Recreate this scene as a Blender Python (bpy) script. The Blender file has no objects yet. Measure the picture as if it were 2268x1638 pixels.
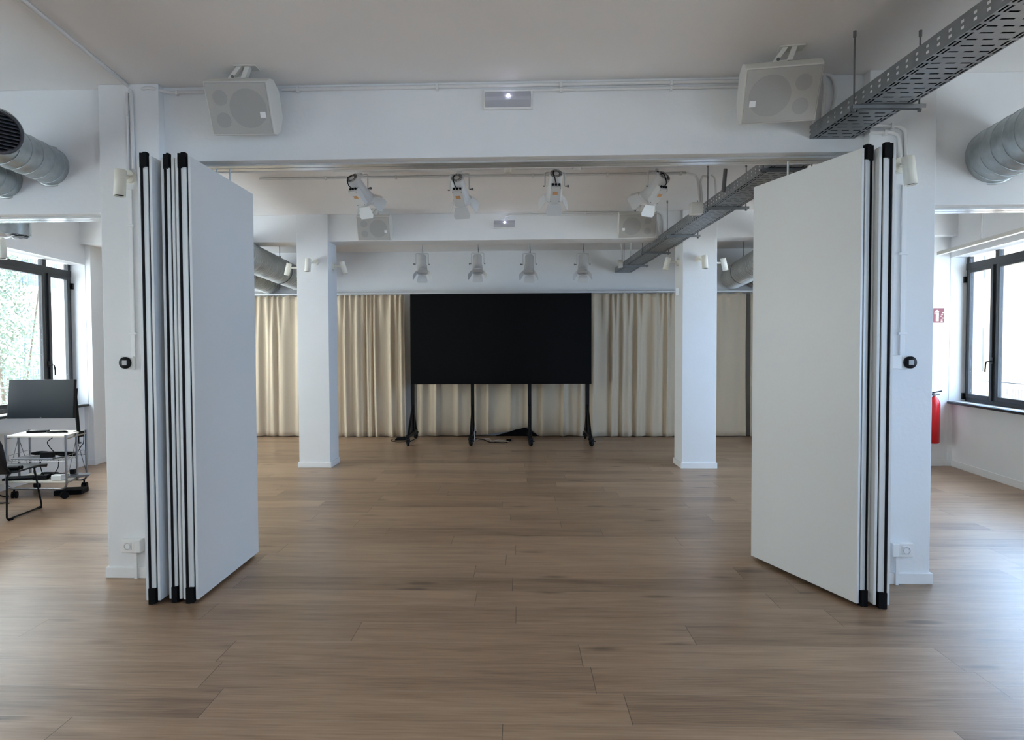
import bpy, math, random
from mathutils import Vector, Matrix
random.seed(7)
SC = bpy.context.scene
COL = SC.collection
# ------------------------------------------------------------------ camera
W_, H_ = 2268, 1638
FPX, PX, PY = 1430.0, 1100.0, 818.5
CAM = Vector((0, 0, 1.55))
TH = math.atan(50 / FPX); PH = math.atan(43.5 / FPX); RO = 0.0044
fw = Vector((-math.sin(TH) * math.cos(PH), math.cos(TH) * math.cos(PH), -math.sin(PH)))
r0 = Vector((math.cos(TH), math.sin(TH), 0)); u0 = r0.cross(fw)
rt = r0 * math.cos(RO) - u0 * math.sin(RO)
up = u0 * math.cos(RO) + r0 * math.sin(RO)
cd = bpy.data.cameras.new('camera'); cam = bpy.data.objects.new('camera', cd); COL.objects.link(cam)
cam.matrix_world = Matrix(((rt.x, up.x, -fw.x, CAM.x), (rt.y, up.y, -fw.y, CAM.y), (rt.z, up.z, -fw.z, CAM.z), (0, 0, 0, 1)))
cd.sensor_fit = 'HORIZONTAL'; cd.sensor_width = 36; cd.lens = FPX / W_ * 36
cd.shift_x = (W_ / 2 - PX) / W_; cd.shift_y = (PY - H_ / 2) / W_
cd.clip_start = 0.05; cd.clip_end = 300
SC.camera = cam

# ------------------------------------------------------------------ world, light, exposure
SC.view_settings.view_transform = 'Standard'; SC.view_settings.look = 'None'
SC.view_settings.gamma = 1.0; SC.view_settings.use_curve_mapping = False
SC.view_settings.exposure = 0.0
wd = bpy.data.worlds.new('sky'); SC.world = wd; wd.use_nodes = True
nt = wd.node_tree; nt.nodes.clear()
o_ = nt.nodes.new('ShaderNodeOutputWorld'); bg = nt.nodes.new('ShaderNodeBackground')
tc = nt.nodes.new('ShaderNodeTexCoord'); sx = nt.nodes.new('ShaderNodeSeparateXYZ')
mr = nt.nodes.new('ShaderNodeMapRange'); mr.inputs[1].default_value = -0.7; mr.inputs[2].default_value = 0.5
rp = nt.nodes.new('ShaderNodeValToRGB')
rp.color_ramp.elements[0].color = (0.80, 0.825, 0.83, 1); rp.color_ramp.elements[1].color = (0.58, 0.80, 1.18, 1)
nt.links.new(tc.outputs['Generated'], sx.inputs[0]); nt.links.new(sx.outputs['X'], mr.inputs[0])
nt.links.new(mr.outputs[0], rp.inputs[0]); nt.links.new(rp.outputs[0], bg.inputs[0])
nt.links.new(bg.outputs[0], o_.inputs[0])
bg.inputs[1].default_value = 14.0
sl = bpy.data.lights.new('sun', 'SUN'); sl.energy = 45; sl.angle = .01; sl.color = (1, .96, .90)
so = bpy.data.objects.new('sun', sl); COL.objects.link(so); so.rotation_euler = Vector((.13, -.45, -.88)).to_track_quat('-Z', 'Y').to_euler()
cy = SC.cycles
cy.max_bounces = 12; cy.diffuse_bounces = 8; cy.glossy_bounces = 4; cy.transparent_max_bounces = 12
cy.sample_clamp_indirect = 8.0; cy.use_denoising = True
cy.caustics_reflective = False; cy.caustics_refractive = False

# ------------------------------------------------------------------ camera-ray helpers
def ray(u, v): return rt * ((u - PX) / FPX) + up * ((PY - v) / FPX) + fw
def atY(u, v, Y):
    d = ray(u, v); return CAM + d * (Y / d.y)
def atZ(u, v, Z):
    d = ray(u, v); return CAM + d * ((Z - CAM.z) / d.z)
def onp(u, v, p, n):
    d = ray(u, v); return CAM + d * ((p - CAM).dot(n) / d.dot(n))

# ------------------------------------------------------------------ materials
MATS = {}
def mat(name, col, rough=0.5, metal=0.0, emit=None, es=1.0, spec=0.5, alpha=None, noise=0.0, nscale=20, bump=0.0, bscale=60, coat=0, stretch=(1, 1, 1)):
    m = bpy.data.materials.new(name); m.use_nodes = True; MATS[name] = m
    n = m.node_tree.nodes; l = m.node_tree.links; b = n['Principled BSDF']
    b.inputs['Base Color'].default_value = (*col, 1); b.inputs['Roughness'].default_value = rough
    b.inputs['Metallic'].default_value = metal; b.inputs['Specular IOR Level'].default_value = spec
    b.inputs['Coat Weight'].default_value = coat
    if emit: b.inputs['Emission Color'].default_value = (*emit, 1); b.inputs['Emission Strength'].default_value = es
    t = n.new('ShaderNodeTexCoord'); mp = n.new('ShaderNodeMapping'); mp.inputs['Scale'].default_value = stretch
    l.new(t.outputs['Object'], mp.inputs[0])
    if noise:
        k = n.new('ShaderNodeTexNoise'); k.inputs['Scale'].default_value = nscale; k.inputs['Detail'].default_value = 4
        l.new(mp.outputs[0], k.inputs['Vector'])
        r = n.new('ShaderNodeMapRange'); r.inputs[1].default_value = .3; r.inputs[2].default_value = .7
        r.inputs[3].default_value = 1 - noise; r.inputs[4].default_value = 1 + noise
        l.new(k.outputs['Fac'], r.inputs[0])
        x = n.new('ShaderNodeMix'); x.data_type = 'RGBA'; x.blend_type = 'MULTIPLY'; x.inputs[0].default_value = 1
        x.inputs[6].default_value = (*col, 1); l.new(r.outputs[0], x.inputs[7]); l.new(x.outputs[2], b.inputs['Base Color'])
    if bump:
        k = n.new('ShaderNodeTexNoise'); k.inputs['Scale'].default_value = bscale; k.inputs['Detail'].default_value = 3
        l.new(mp.outputs[0], k.inputs['Vector'])
        p = n.new('ShaderNodeBump'); p.inputs['Strength'].default_value = bump; p.inputs['Distance'].default_value = .01
        l.new(k.outputs['Fac'], p.inputs['Height']); l.new(p.outputs[0], b.inputs['Normal'])
    return m
M_wall = mat('wall_paint', (.775, .79, .805), .75, noise=.012, nscale=3, bump=.12, bscale=35)
M_ceil = mat('ceiling_paint', (.84, .82, .81), .8, noise=.015, nscale=2, bump=.1, bscale=30)
M_trim = mat('baseboard_lacquer', (.80, .81, .82), .4)
M_skin = mat('panel_laminate', (.68, .70, .71), .38, noise=.01, nscale=60)
M_alu = mat('anodised_aluminium', (.66, .69, .70), .42, .15)
M_trk = mat('track_aluminium', (.74, .75, .76), .22, .6)
M_blk = mat('black_rubber', (.004, .004, .005), .65, spec=.12)
M_bmet = mat('black_metal', (.006, .006, .007), .45, spec=.2)
M_win = mat('anthracite_frame', (.028, .030, .033), .45, spec=.3)
M_galv = mat('galvanised_steel', (.40, .44, .45), .38, .75, noise=.16, nscale=14)
M_flex = mat('ribbed_aluminium_duct', (.56, .57, .56), .42, .6, noise=.05, nscale=20)
M_tray = mat('cable_tray_steel', (.27, .285, .30), .42, .8, noise=.08, nscale=9)
M_rod = mat('threaded_rod', (.16, .165, .17), .5, .7)
M_pvc = mat('white_conduit', (.70, .70, .70), .45)
M_whp = mat('white_plastic', (.80, .80, .79), .4)
M_lamp = mat('cream_lamp_metal', (.80, .78, .70), .45)
M_fix = mat('fixture_enamel', (.62, .635, .645), .38)
M_grl = mat('speaker_grille', (.40, .395, .38), .7, noise=.03, nscale=400)
M_grd = mat('speaker_driver', (.33, .33, .32), .7, noise=.03, nscale=400)
M_spk = mat('speaker_case', (.64, .635, .60), .55)
M_led = mat('led_wall_black', (.004, .004, .0045), .6, spec=.08)
M_lou = mat('dark_louvre', (.06, .06, .07), .4, .3)
M_red = mat('signal_red', (.55, .01, .015), .3)
M_sred = mat('sign_red', (.14, .004, .006), .5)
M_lum = mat('sign_cream', (.75, .72, .55), .5)
M_scr = mat('monitor_screen', (.008, .012, .016), .38, spec=.14)
M_brch = mat('birch_board', (.68, .63, .55), .5, noise=.06, nscale=6, stretch=(1, 14, 14))
M_chr = mat('steel_tube', (.30, .30, .31), .3, .9)
M_seat = mat('seat_shell', (.012, .013, .015), .4, spec=.3)
M_org = mat('rating_label', (.55, .30, .14), .5)
M_glow = mat('indicator_glow', (1, 1, 1), .3, emit=(.78, .78, 1), es=14)
M_difl = mat('opal_diffuser', (.82, .80, .80), .35)
M_dial_refl = mat('dial_reflection', (.45, .45, .47), .25)
M_emg = mat('emergency_lens', (.44, .45, .50), .15, coat=.4)
M_silv = mat('silver_laptop', (.24, .245, .26), .35, .6)
M_fac1 = mat('cream_render', (.50, .47, .42), .9, noise=.05, nscale=1)
M_fac2 = mat('pale_brick', (.42, .34, .28), .9, noise=.08, nscale=2)
M_shut = mat('blue_grey_metal', (.09, .115, .15), .5)
M_fgl = mat('facade_glass', (.11, .13, .14), .2)
M_leaf = mat('leaf', (.10, .125, .085), .6, noise=.3, nscale=2)
M_bark = mat('bark', (.09, .07, .05), .9)
M_grnd = mat('street_paving', (.58, .56, .53), .9)
M_sky_b = mat('blue_reveal', (.76, .77, .79), .7)

def floor_material():
    m = bpy.data.materials.new('oak_plank'); m.use_nodes = True
    n = m.node_tree.nodes; l = m.node_tree.links; b = n['Principled BSDF']
    def N(t, **k):
        x = n.new(t)
        for a, v in k.items(): setattr(x, a, v)
        return x
    def M(op, a, c=None, d=None):
        x = N('ShaderNodeMath', operation=op)
        for i, v in enumerate((a, c, d)):
            if v is None: continue
            if isinstance(v, (int, float)): x.inputs[i].default_value = v
            else: l.new(v, x.inputs[i])
        return x.outputs[0]
    tcn = N('ShaderNodeTexCoord'); s = N('ShaderNodeSeparateXYZ'); l.new(tcn.outputs['Object'], s.inputs[0])
    X, Y = s.outputs['X'], s.outputs['Y']
    PWID, PLEN = .2457, 1.83
    ry = M('DIVIDE', M('ADD', Y, .068), PWID); row = M('FLOOR', ry); fy = M('FRACT', ry)
    wn = N('ShaderNodeTexWhiteNoise', noise_dimensions='1D'); l.new(row, wn.inputs['W'])
    rx = M('ADD', M('DIVIDE', X, PLEN), M('MULTIPLY', wn.outputs['Value'], 7.3)); pid = M('FLOOR', rx); fx = M('FRACT', rx)
    cmb = N('ShaderNodeCombineXYZ'); l.new(row, cmb.inputs[0]); l.new(pid, cmb.inputs[1])
    wp = N('ShaderNodeTexWhiteNoise', noise_dimensions='3D'); l.new(cmb.outputs[0], wp.inputs['Vector'])
    # grain coordinates shifted per plank
    g = N('ShaderNodeCombineXYZ'); l.new(M('MULTIPLY', X, 1.0), g.inputs[0]); l.new(M('MULTIPLY', Y, 11.0), g.inputs[1])
    l.new(M('MULTIPLY', wp.outputs['Value'], 40.0), g.inputs[2])
    n1 = N('ShaderNodeTexNoise'); n1.inputs['Scale'].default_value = 1.5; n1.inputs['Detail'].default_value = 7; n1.inputs['Roughness'].default_value = .62; n1.inputs['Distortion'].default_value = .5
    l.new(g.outputs[0], n1.inputs['Vector'])
    g2 = N('ShaderNodeCombineXYZ'); l.new(M('MULTIPLY', X, 3.0), g2.inputs[0]); l.new(M('MULTIPLY', Y, 95.0), g2.inputs[1]); l.new(M('MULTIPLY', wp.outputs['Value'], 17.0), g2.inputs[2])
    n2 = N('ShaderNodeTexNoise'); n2.inputs['Scale'].default_value = 1.4; n2.inputs['Detail'].default_value = 4
    l.new(g2.outputs[0], n2.inputs['Vector'])
    # knots
    g3 = N('ShaderNodeCombineXYZ'); l.new(M('MULTIPLY', X, 1.3), g3.inputs[0]); l.new(M('MULTIPLY', Y, 5.0), g3.inputs[1]); l.new(M('MULTIPLY', wp.outputs['Value'], 9.0), g3.inputs[2])
    vo = N('ShaderNodeTexVoronoi'); vo.inputs['Scale'].default_value = 1.0; l.new(g3.outputs[0], vo.inputs['Vector'])
    kn = N('ShaderNodeMapRange'); kn.inputs[1].default_value = .02; kn.inputs[2].default_value = .17; kn.inputs[3].default_value = .35; kn.inputs[4].default_value = 0
    l.new(vo.outputs['Distance'], kn.inputs[0])
    rings = N('ShaderNodeTexWave', wave_type='RINGS'); rings.inputs['Scale'].default_value = 2.2; rings.inputs['Distortion'].default_value = 5; rings.inputs['Detail'].default_value = 3
    rings.inputs['Detail Scale'].default_value = 1.5
    l.new(g.outputs[0], rings.inputs['Vector'])
    v = M('ADD', M('MULTIPLY', M('SUBTRACT', n1.outputs['Fac'], .5), .62), M('MULTIPLY', n2.outputs['Fac'], .42))
    v = M('ADD', v, .40)
    v = M('ADD', v, M('MULTIPLY', rings.outputs['Fac'], .07))
    v = M('SUBTRACT', v, kn.outputs[0])
    v = M('ADD', v, M('MULTIPLY', M('SUBTRACT', wp.outputs['Value'], .5), .20))
    cr = N('ShaderNodeValToRGB'); e = cr.color_ramp.elements
    e[0].position = .36; e[0].color = (.125, .076, .045, 1); e[1].position = .88; e[1].color = (.43, .295, .19, 1)
    e2 = e.new(.58); e2.color = (.275, .175, .107, 1); e3 = e.new(.70); e3.color = (.345, .227, .143, 1)
    l.new(v, cr.inputs[0])
    # seams
    ey = M('MULTIPLY', M('MINIMUM', fy, M('SUBTRACT', 1.0, fy)), PWID)
    ex = M('MULTIPLY', M('MINIMUM', fx, M('SUBTRACT', 1.0, fx)), PLEN)
    sy = M('LESS_THAN', ey, .0014); sxm = M('LESS_THAN', ex, .0019)
    seam = M('MULTIPLY', sxm, .8)
    mx = N('ShaderNodeMix', data_type='RGBA'); l.new(seam, mx.inputs[0]); l.new(cr.outputs[0], mx.inputs[6]); mx.inputs[7].default_value = (.055, .035, .022, 1)
    mx2 = N('ShaderNodeMix', data_type='RGBA'); l.new(M('MULTIPLY', M('LESS_THAN', M('ABSOLUTE', M('SUBTRACT', M('MULTIPLY', fy, PWID), .0016)), .0016), .5), mx2.inputs[0]); l.new(mx.outputs[2], mx2.inputs[6]); mx2.inputs[7].default_value = (.52, .40, .30, 1)  # pale line on long edges: light caught by the bevels, painted in
    mx3 = N('ShaderNodeMix', data_type='RGBA'); l.new(M('MULTIPLY', M('GREATER_THAN', fy, .9945), .5), mx3.inputs[0]); l.new(mx2.outputs[2], mx3.inputs[6]); mx3.inputs[7].default_value = (.08, .05, .035, 1)
    l.new(mx3.outputs[2], b.inputs['Base Color'])
    rr = M('ADD', .29, M('MULTIPLY', n2.outputs['Fac'], .12)); l.new(rr, b.inputs['Roughness'])
    bp = N('ShaderNodeBump'); bp.inputs['Strength'].default_value = .25; bp.inputs['Distance'].default_value = .002
    l.new(M('SUBTRACT', n2.outputs['Fac'], M('MULTIPLY', seam, 1.5)), bp.inputs['Height']); l.new(bp.outputs[0], b.inputs['Normal'])
    b.inputs['Specular IOR Level'].default_value = .5
    return m
M_floor = floor_material()

def linen():
    m = mat('linen_cloth', (.62, .525, .40), .95, noise=.06, nscale=90, stretch=(6, 1, 1), bump=.15, bscale=500, spec=.1)
    b = m.node_tree.nodes['Principled BSDF']; b.inputs['Sheen Weight'].default_value = .15
    return m
M_cur = linen()
def glass_mat():
    m = bpy.data.materials.new('window_glass'); m.use_nodes = True
    n = m.node_tree.nodes; l = m.node_tree.links; n.clear()
    o = n.new('ShaderNodeOutputMaterial'); x = n.new('ShaderNodeMixShader'); t = n.new('ShaderNodeBsdfTransparent'); g = n.new('ShaderNodeBsdfGlossy')
    g.inputs['Roughness'].default_value = .02; t.inputs[0].default_value = (.93, .96, .95, 1)
    ge = n.new('ShaderNodeNewGeometry'); vm = n.new('ShaderNodeVectorMath'); vm.operation = 'DOT_PRODUCT'
    l.new(ge.outputs['Normal'], vm.inputs[0]); l.new(ge.outputs['Incoming'], vm.inputs[1])
    ops = []
    for op, v in (('ABSOLUTE', None), ('SUBTRACT', 1), ('POWER', 5), ('MULTIPLY_ADD', .55)):
        q = n.new('ShaderNodeMath'); q.operation = op; ops.append(q)
    l.new(vm.outputs['Value'], ops[0].inputs[0]); ops[1].inputs[0].default_value = 1; l.new(ops[0].outputs[0], ops[1].inputs[1])
    l.new(ops[1].outputs[0], ops[2].inputs[0]); ops[2].inputs[1].default_value = 5
    l.new(ops[2].outputs[0], ops[3].inputs[0]); ops[3].inputs[1].default_value = .5; ops[3].inputs[2].default_value = .03
    l.new(ops[3].outputs[0], x.inputs[0]); l.new(t.outputs[0], x.inputs[1]); l.new(g.outputs[0], x.inputs[2]); l.new(x.outputs[0], o.inputs[0])
    return m
M_glass = glass_mat()

# ------------------------------------------------------------------ mesh builder
class MB:
    def __init__(s): s.v = []; s.f = []; s.sm = []
    def add(s, vs, fs, smooth=False):
        k = len(s.v); s.v += [Vector(p) for p in vs]
        for f in fs: s.f.append([k + i for i in f]); s.sm.append(smooth)
        return s
    def box(s, x0, y0, z0, x1, y1, z1, M=None):
        vs = [Vector((x, y, z)) for z in (z0, z1) for y in (y0, y1) for x in (x0, x1)]
        if M is not None: vs = [M @ p for p in vs]
        return s.add(vs, [(0, 2, 3, 1), (4, 5, 7, 6), (0, 1, 5, 4), (2, 6, 7, 3), (0, 4, 6, 2), (1, 3, 7, 5)])
    def cyl(s, p, q, r, n=16, r2=None, caps=True):
        p = Vector(p); q = Vector(q); d = (q - p).normalized(); r2 = r if r2 is None else r2
        a = d.orthogonal().normalized(); b = d.cross(a)
        A = [p + (a * math.cos(2 * math.pi * i / n) + b * math.sin(2 * math.pi * i / n)) * r for i in range(n)]
        B = [q + (a * math.cos(2 * math.pi * i / n) + b * math.sin(2 * math.pi * i / n)) * r2 for i in range(n)]
        s.add(A + B, [(i, (i + 1) % n, n + (i + 1) % n, n + i) for i in range(n)], True)
        if caps: s.add(A, [tuple(range(n))[::-1]]); s.add(B, [tuple(range(n))])
        return s
    def tube(s, pts, r, n=8, closed=False):
        pts = [Vector(p) for p in pts]; m = len(pts)
        ds = []
        for i in range(m):
            if closed: d = pts[(i + 1) % m] - pts[i - 1]
            else: d = pts[min(i + 1, m - 1)] - pts[max(i - 1, 0)]
            ds.append(d.normalized())
        a = ds[0].orthogonal().normalized(); R = []
        for i in range(m):
            a = (a - ds[i] * a.dot(ds[i]))
            a = a.normalized() if a.length > 1e-6 else ds[i].orthogonal().normalized()
            b = ds[i].cross(a)
            R += [pts[i] + (a * math.cos(2 * math.pi * j / n) + b * math.sin(2 * math.pi * j / n)) * r for j in range(n)]
        fs = []
        for i in range(m if closed else m - 1):
            i2 = (i + 1) % m
            for j in range(n): fs.append((i * n + j, i * n + (j + 1) % n, i2 * n + (j + 1) % n, i2 * n + j))
        s.add(R, fs, True)
        if not closed: s.add(R[:n], [tuple(range(n))[::-1]]); s.add(R[-n:], [tuple(range(n))])
        return s
    def lathe(s, p, d, prof, n=40, cap=False):
        """prof = [(distance along d, radius)]"""
        p = Vector(p); d = Vector(d).normalized(); a = d.orthogonal().normalized(); b = d.cross(a); vs = []
        for t, r in prof: vs += [p + d * t + (a * math.cos(2 * math.pi * j / n) + b * math.sin(2 * math.pi * j / n)) * r for j in range(n)]
        fs = [(i * n + j, i * n + (j + 1) % n, (i + 1) * n + (j + 1) % n, (i + 1) * n + j) for i in range(len(prof) - 1) for j in range(n)]
        s.add(vs, fs, True)
        if cap: s.add(vs[:n], [tuple(range(n))[::-1]]); s.add(vs[-n:], [tuple(range(n))])
        return s
    def prism(s, poly, e, M=None):
        """poly = 3D points, e = extrusion vector"""
        n = len(poly); A = [Vector(p) for p in poly]; B = [p + Vector(e) for p in A]
        if M is not None: A = [M @ p for p in A]; B = [M @ p for p in B]
        return s.add(A + B, [tuple(range(n))[::-1], tuple(range(n, 2 * n))] + [(i, (i + 1) % n, n + (i + 1) % n, n + i) for i in range(n)])
    def xf(s, M): s.v = [M @ p for p in s.v]; return s
    def build(s, name, m, parent=None, off=None, bevel=0, solid=0):
        if off is None: off = parent['_w'] if (parent is not None and '_w' in parent) else (0, 0, 0)
        off = Vector(off)
        me = bpy.data.meshes.new(name); me.from_pydata([tuple(p - off) for p in s.v], [], s.f); me.validate()
        if len(me.polygons) == len(s.sm): me.polygons.foreach_set('use_smooth', s.sm)
        me.update(); me.materials.append(m)
        import bmesh
        bm = bmesh.new(); bm.from_mesh(me); bmesh.ops.recalc_face_normals(bm, faces=bm.faces); bm.to_mesh(me); bm.free()
        o = bpy.data.objects.new(name, me); COL.objects.link(o)
        if parent is not None: o.parent = parent; o['_w'] = list(off)
        if solid:
            k = o.modifiers.new('thick', 'SOLIDIFY'); k.thickness = solid; k.offset = 0
        if bevel:
            k = o.modifiers.new('edge', 'BEVEL'); k.width = bevel; k.segments = 2; k.limit_method = 'ANGLE'; k.angle_limit = .8
        return o
def thing(name, label, cat, loc=(0, 0, 0), rz=0, group=None, world=True):
    o = bpy.data.objects.new(name, None); COL.objects.link(o); o.empty_display_size = .1
    o.location = loc; o.rotation_euler = (0, 0, rz); o['label'] = label; o['category'] = cat
    if group: o['group'] = group
    o['_w'] = list(loc) if world else [0, 0, 0]
    return o
def tag(o, label, cat, group=None):
    o['label'] = label; o['category'] = cat
    if group: o['group'] = group
    return o
def recenter(o):
    """give a single-mesh thing an origin at its own base"""
    me = o.data; n = len(me.vertices)
    xs = [v.co.x for v in me.vertices]; ys = [v.co.y for v in me.vertices]; zs = [v.co.z for v in me.vertices]
    c = Vector(((min(xs) + max(xs)) / 2, (min(ys) + max(ys)) / 2, min(zs)))
    me.transform(Matrix.Translation(-c)); o.location = o.location + c
    return o
def struct(o, label, cat):
    o['kind'] = 'structure'; return tag(o, label, cat)
def dup(root, loc, rz, label, group=None):
    r = root.copy(); COL.objects.link(r); r.location = loc; r.rotation_euler = (0, 0, rz); r['label'] = label
    if group: r['group'] = group
    for ch in list(root.children):
        c = ch.copy(); COL.objects.link(c); c.parent = r
        for g in list(ch.children):
            d = g.copy(); COL.objects.link(d); d.parent = c
    return r
def fillet(pts, rad=.04, k=5):
    pts = [Vector(p) for p in pts]; out = [pts[0]]
    for i in range(1, len(pts) - 1):
        a, b, c = pts[i - 1], pts[i], pts[i + 1]
        r = min(rad, (a - b).length * .45, (c - b).length * .45)
        p = b + (a - b).normalized() * r; q = b + (c - b).normalized() * r
        for j in range(k + 1):
            t = j / k; out.append(p * (1 - t) ** 2 + b * 2 * t * (1 - t) + q * t * t)
    out.append(pts[-1]); return out
def cr_spline(P, k=8):
    P = [Vector(p) for p in P]; P = [P[0]] + P + [P[-1]]; out = []
    for i in range(1, len(P) - 2):
        for j in range(k):
            t = j / k; a, b, c, d = P[i - 1:i + 3]
            out.append(.5 * ((2 * b) + (c - a) * t + (2 * a - 5 * b + 4 * c - d) * t * t + (-a + 3 * b - 3 * c + d) * t ** 3))
    out.append(P[-2]); return out

# ------------------------------------------------------------------ room layout
ZC = 3.345
YB1, YB1b = 4.37, 4.66           # first beam front and back
YB2, YB2b = 8.50, 8.84           # second beam
YR = 11.75
YBACK = -4.2
class Side:
    """a side wall seen in plan: straight line through two floor points"""
    def __init__(s, a, b, sign):
        s.a = Vector((a.x, a.y, 0)); d = Vector((b.x - a.x, b.y - a.y, 0)); d.normalize()
        if d.y < 0: d = -d
        s.d = d; s.n = Vector((sign * d.y, -sign * d.x, 0))      # outward
        s.s = lambda Y: (Y - s.a.y) / d.y
    def P(s, t, o, z): return s.a + s.d * t + s.n * o + Vector((0, 0, z))
    def box(s, mb, t0, t1, o0, o1, z0, z1):
        vs = [s.P(t, o, z) for z in (z0, z1) for o in (o0, o1) for t in (t0, t1)]
        return mb.add(vs, [(0, 2, 3, 1), (4, 5, 7, 6), (0, 1, 5, 4), (2, 6, 7, 3), (0, 4, 6, 2), (1, 3, 7, 5)])
    def X(s, Y): return s.P(s.s(Y), 0, 0).x
    def hit(s, u, v, o=0):
        p = onp(u, v, s.P(0, o, 0), s.n); return (p - s.a).dot(s.d), p.z
L = Side(atZ(0, 1091, 0), atZ(197, 1030, 0), -1)
R = Side(atZ(2100, 1032, 0), atZ(2268, 1088, 0), 1)
print('LEFT', L.a, L.d, 'X4', L.X(4), 'X11', L.X(11)); print('RIGHT', R.a, R.d, R.X(4), R.X(11))

# floor and ceiling
def slab(name, z0, z1, m):
    mb = MB(); e = .3
    pts = [(L.X(YBACK) - .0, YBACK - .2), (R.X(YBACK), YBACK - .2), (R.X(YR + .2), YR + .2), (L.X(YR + .2), YR + .2)]
    pts = [(x + (-e if i in (0, 3) else e), y) for i, (x, y) in enumerate(pts)]
    mb.prism([(x, y, z0) for x, y in pts], (0, 0, z1 - z0)); return mb.build(name, m)
struct(slab('floor', -.2, 0, M_floor), 'brown oak plank floor across the whole hall', 'floor')
struct(slab('ceiling', ZC, ZC + .2, M_ceil), 'pale grey painted ceiling slab over the hall', 'ceiling')
mb = MB().box(L.X(YR) - .3, YR, 0, R.X(YR) + .3, YR + .2, ZC)
struct(mb.build('wall_rear', M_wall), 'white end wall behind the curtains', 'wall')

# side walls with window openings
WZ0, WZ1 = 0.86, 2.66
def side_wall(S, name, label, wins):
    mb = MB(); t0 = S.s(YBACK); t1 = S.s(YR + .2); T = .32
    cur = t0
    for (a, b, z0, z1) in sorted(wins):
        S.box(mb, cur, a, 0, T, 0, ZC); S.box(mb, a, b, 0.05, T, 0, z0); S.box(mb, a, b, 0, T, z1, ZC); cur = b
    S.box(mb, cur, t1, 0, T, 0, ZC)
    return struct(mb.build(name, M_wall), label, 'wall')
def window(S, idx, a, b, z0, z1, label, mull, handle_at, handle_dir):
    """aluminium window in the recess between a and b; mull = positions of mullions"""
    root = thing('window_%d' % idx, label, 'window', S.P((a + b) / 2, .2, z0)); root['kind'] = 'structure'
    o0, o1 = .19, .25; zt = z0 + (z1 - z0) * .86 if False else z1 - .17
    f = MB(); fw_ = .055
    S.box(f, a, a + fw_, o0, o1, z0, z1 + .12); S.box(f, b - fw_, b, o0, o1, z0, z1 + .12)
    S.box(f, a, b, o0, o1, z0, z0 + .05); S.box(f, a, b, o0, o1, z1 + .09, z1 + .14)
    S.box(f, a, b, o0 - .01, o1, zt, zt + .085)
    for m_ in mull: S.box(f, m_ - .035, m_ + .035, o0, o1, z0, z1 + .12)
    f.build('window_frame', M_win, root, bevel=.004)
    cuts = [a + fw_] + list(mull) + [b - fw_]
    for i in range(len(cuts) - 1):
        c0 = cuts[i] + (.035 if i else 0); c1 = cuts[i + 1] - (.035 if i < len(cuts) - 2 else 0)
        g = MB(); h0, h1 = z0 + .05, zt; q = .055
        S.box(g, c0, c0 + q, o0 - .02, o0 + .03, h0, h1); S.box(g, c1 - q, c1, o0 - .02, o0 + .03, h0, h1)
        S.box(g, c0 + q, c1 - q, o0 - .02, o0 + .03, h0, h0 + q); S.box(g, c0 + q, c1 - q, o0 - .02, o0 + .03, h1 - q * .8, h1)
        sash = g.build('sash', M_win, root, bevel=.005)
        S.box(MB(), c0 + q, c1 - q, o0 + .002, o0 + .012, h0 + q, h1 - q * .8).build('pane', M_glass, sash)
    for i in range(len(cuts) - 1):
        S.box(MB(), cuts[i], cuts[i + 1], o0 + .02, o0 + .03, zt + .085, z1 + .09).build('upper_pane', M_glass, root)
    if handle_at is not None:
        h = MB(); zc = handle_at[1]; t = handle_at[0]
        S.box(h, t - .014, t + .014, o0 - .032, o0 - .02, zc - .03, zc + .05)
        h.cyl(S.P(t, o0 - .02, zc), S.P(t, o0 - .075, zc), .009, 10)
        h.tube([S.P(t, o0 - .07, zc), S.P(t + handle_dir * .03, o0 - .075, zc - .002), S.P(t + handle_dir * .045, o0 - .075, zc - .04), S.P(t + handle_dir * .055, o0 - .075, zc - .13)], .009, 8)
        h.build('window_handle', M_bmet, root)
    k = MB()
    for zz in (z0 + .07, zt - .12):
        for e_ in (a + .012, b - .012): S.box(k, e_ - .014, e_ + .014, o0 - .04, o0 - .0, zz - .04, zz + .04)
    k.build('hinge', M_bmet, root)
    S.box(MB(), a - .0, b + .0, -.02, o0, z0 - .03, z0 - .001).build('window_sill', M_win, root, bevel=.003)
    return root
# visible window bays measured from the photograph
lt_far, lz0 = L.hit(195, 894); _, lz1 = L.hit(194, 588)
rt_far, rz0 = R.hit(2101, 888); _, rz1 = R.hit(2100, 572)
print('win L', lt_far, lz0, lz1, 'R', rt_far, rz0, rz1, 'camera-space')
lmul = L.hit(96, 700, .22)[0]; rmul = R.hit(2212, 700, .22)[0]
lh = L.hit(103, 808, .19); rh = R.hit(2203, 800, .19)
LW = [(L.s(5.0), lt_far, lz0, lz1), (L.s(9.15), L.s(11.35), lz0, lz1), (L.s(1.9), L.s(3.5), lz0, lz1 - .3),
      (L.s(-2.6), L.s(-.4), lz0, lz1)]
RW = [(R.s(5.0), rt_far, rz0, rz1), (R.s(1.8), R.s(3.6), rz0, rz1 - .3), (R.s(-2.6), R.s(-.4), rz0, rz1)]
side_wall(L, 'wall_left', 'white window wall on the left side of the hall', LW)
side_wall(R, 'wall_right', 'white window wall on the right side of the hall', RW)
window(L, 1, *LW[0], 'dark framed window behind the wheeled monitor cart', [L.s(6.2), lmul], lh, 1)
window(R, 2, *RW[0], 'dark framed window beside the red fire extinguisher', [R.s(6.2), rmul], rh, 1)
window(L, 3, *LW[1], 'narrow glimpse of window just past the near left column', [(LW[1][0] + LW[1][1]) / 2], None, 1)
window(L, 5, *LW[2], 'window in the near left bay', [(LW[2][0] + LW[2][1]) / 2], None, 1)
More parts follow.
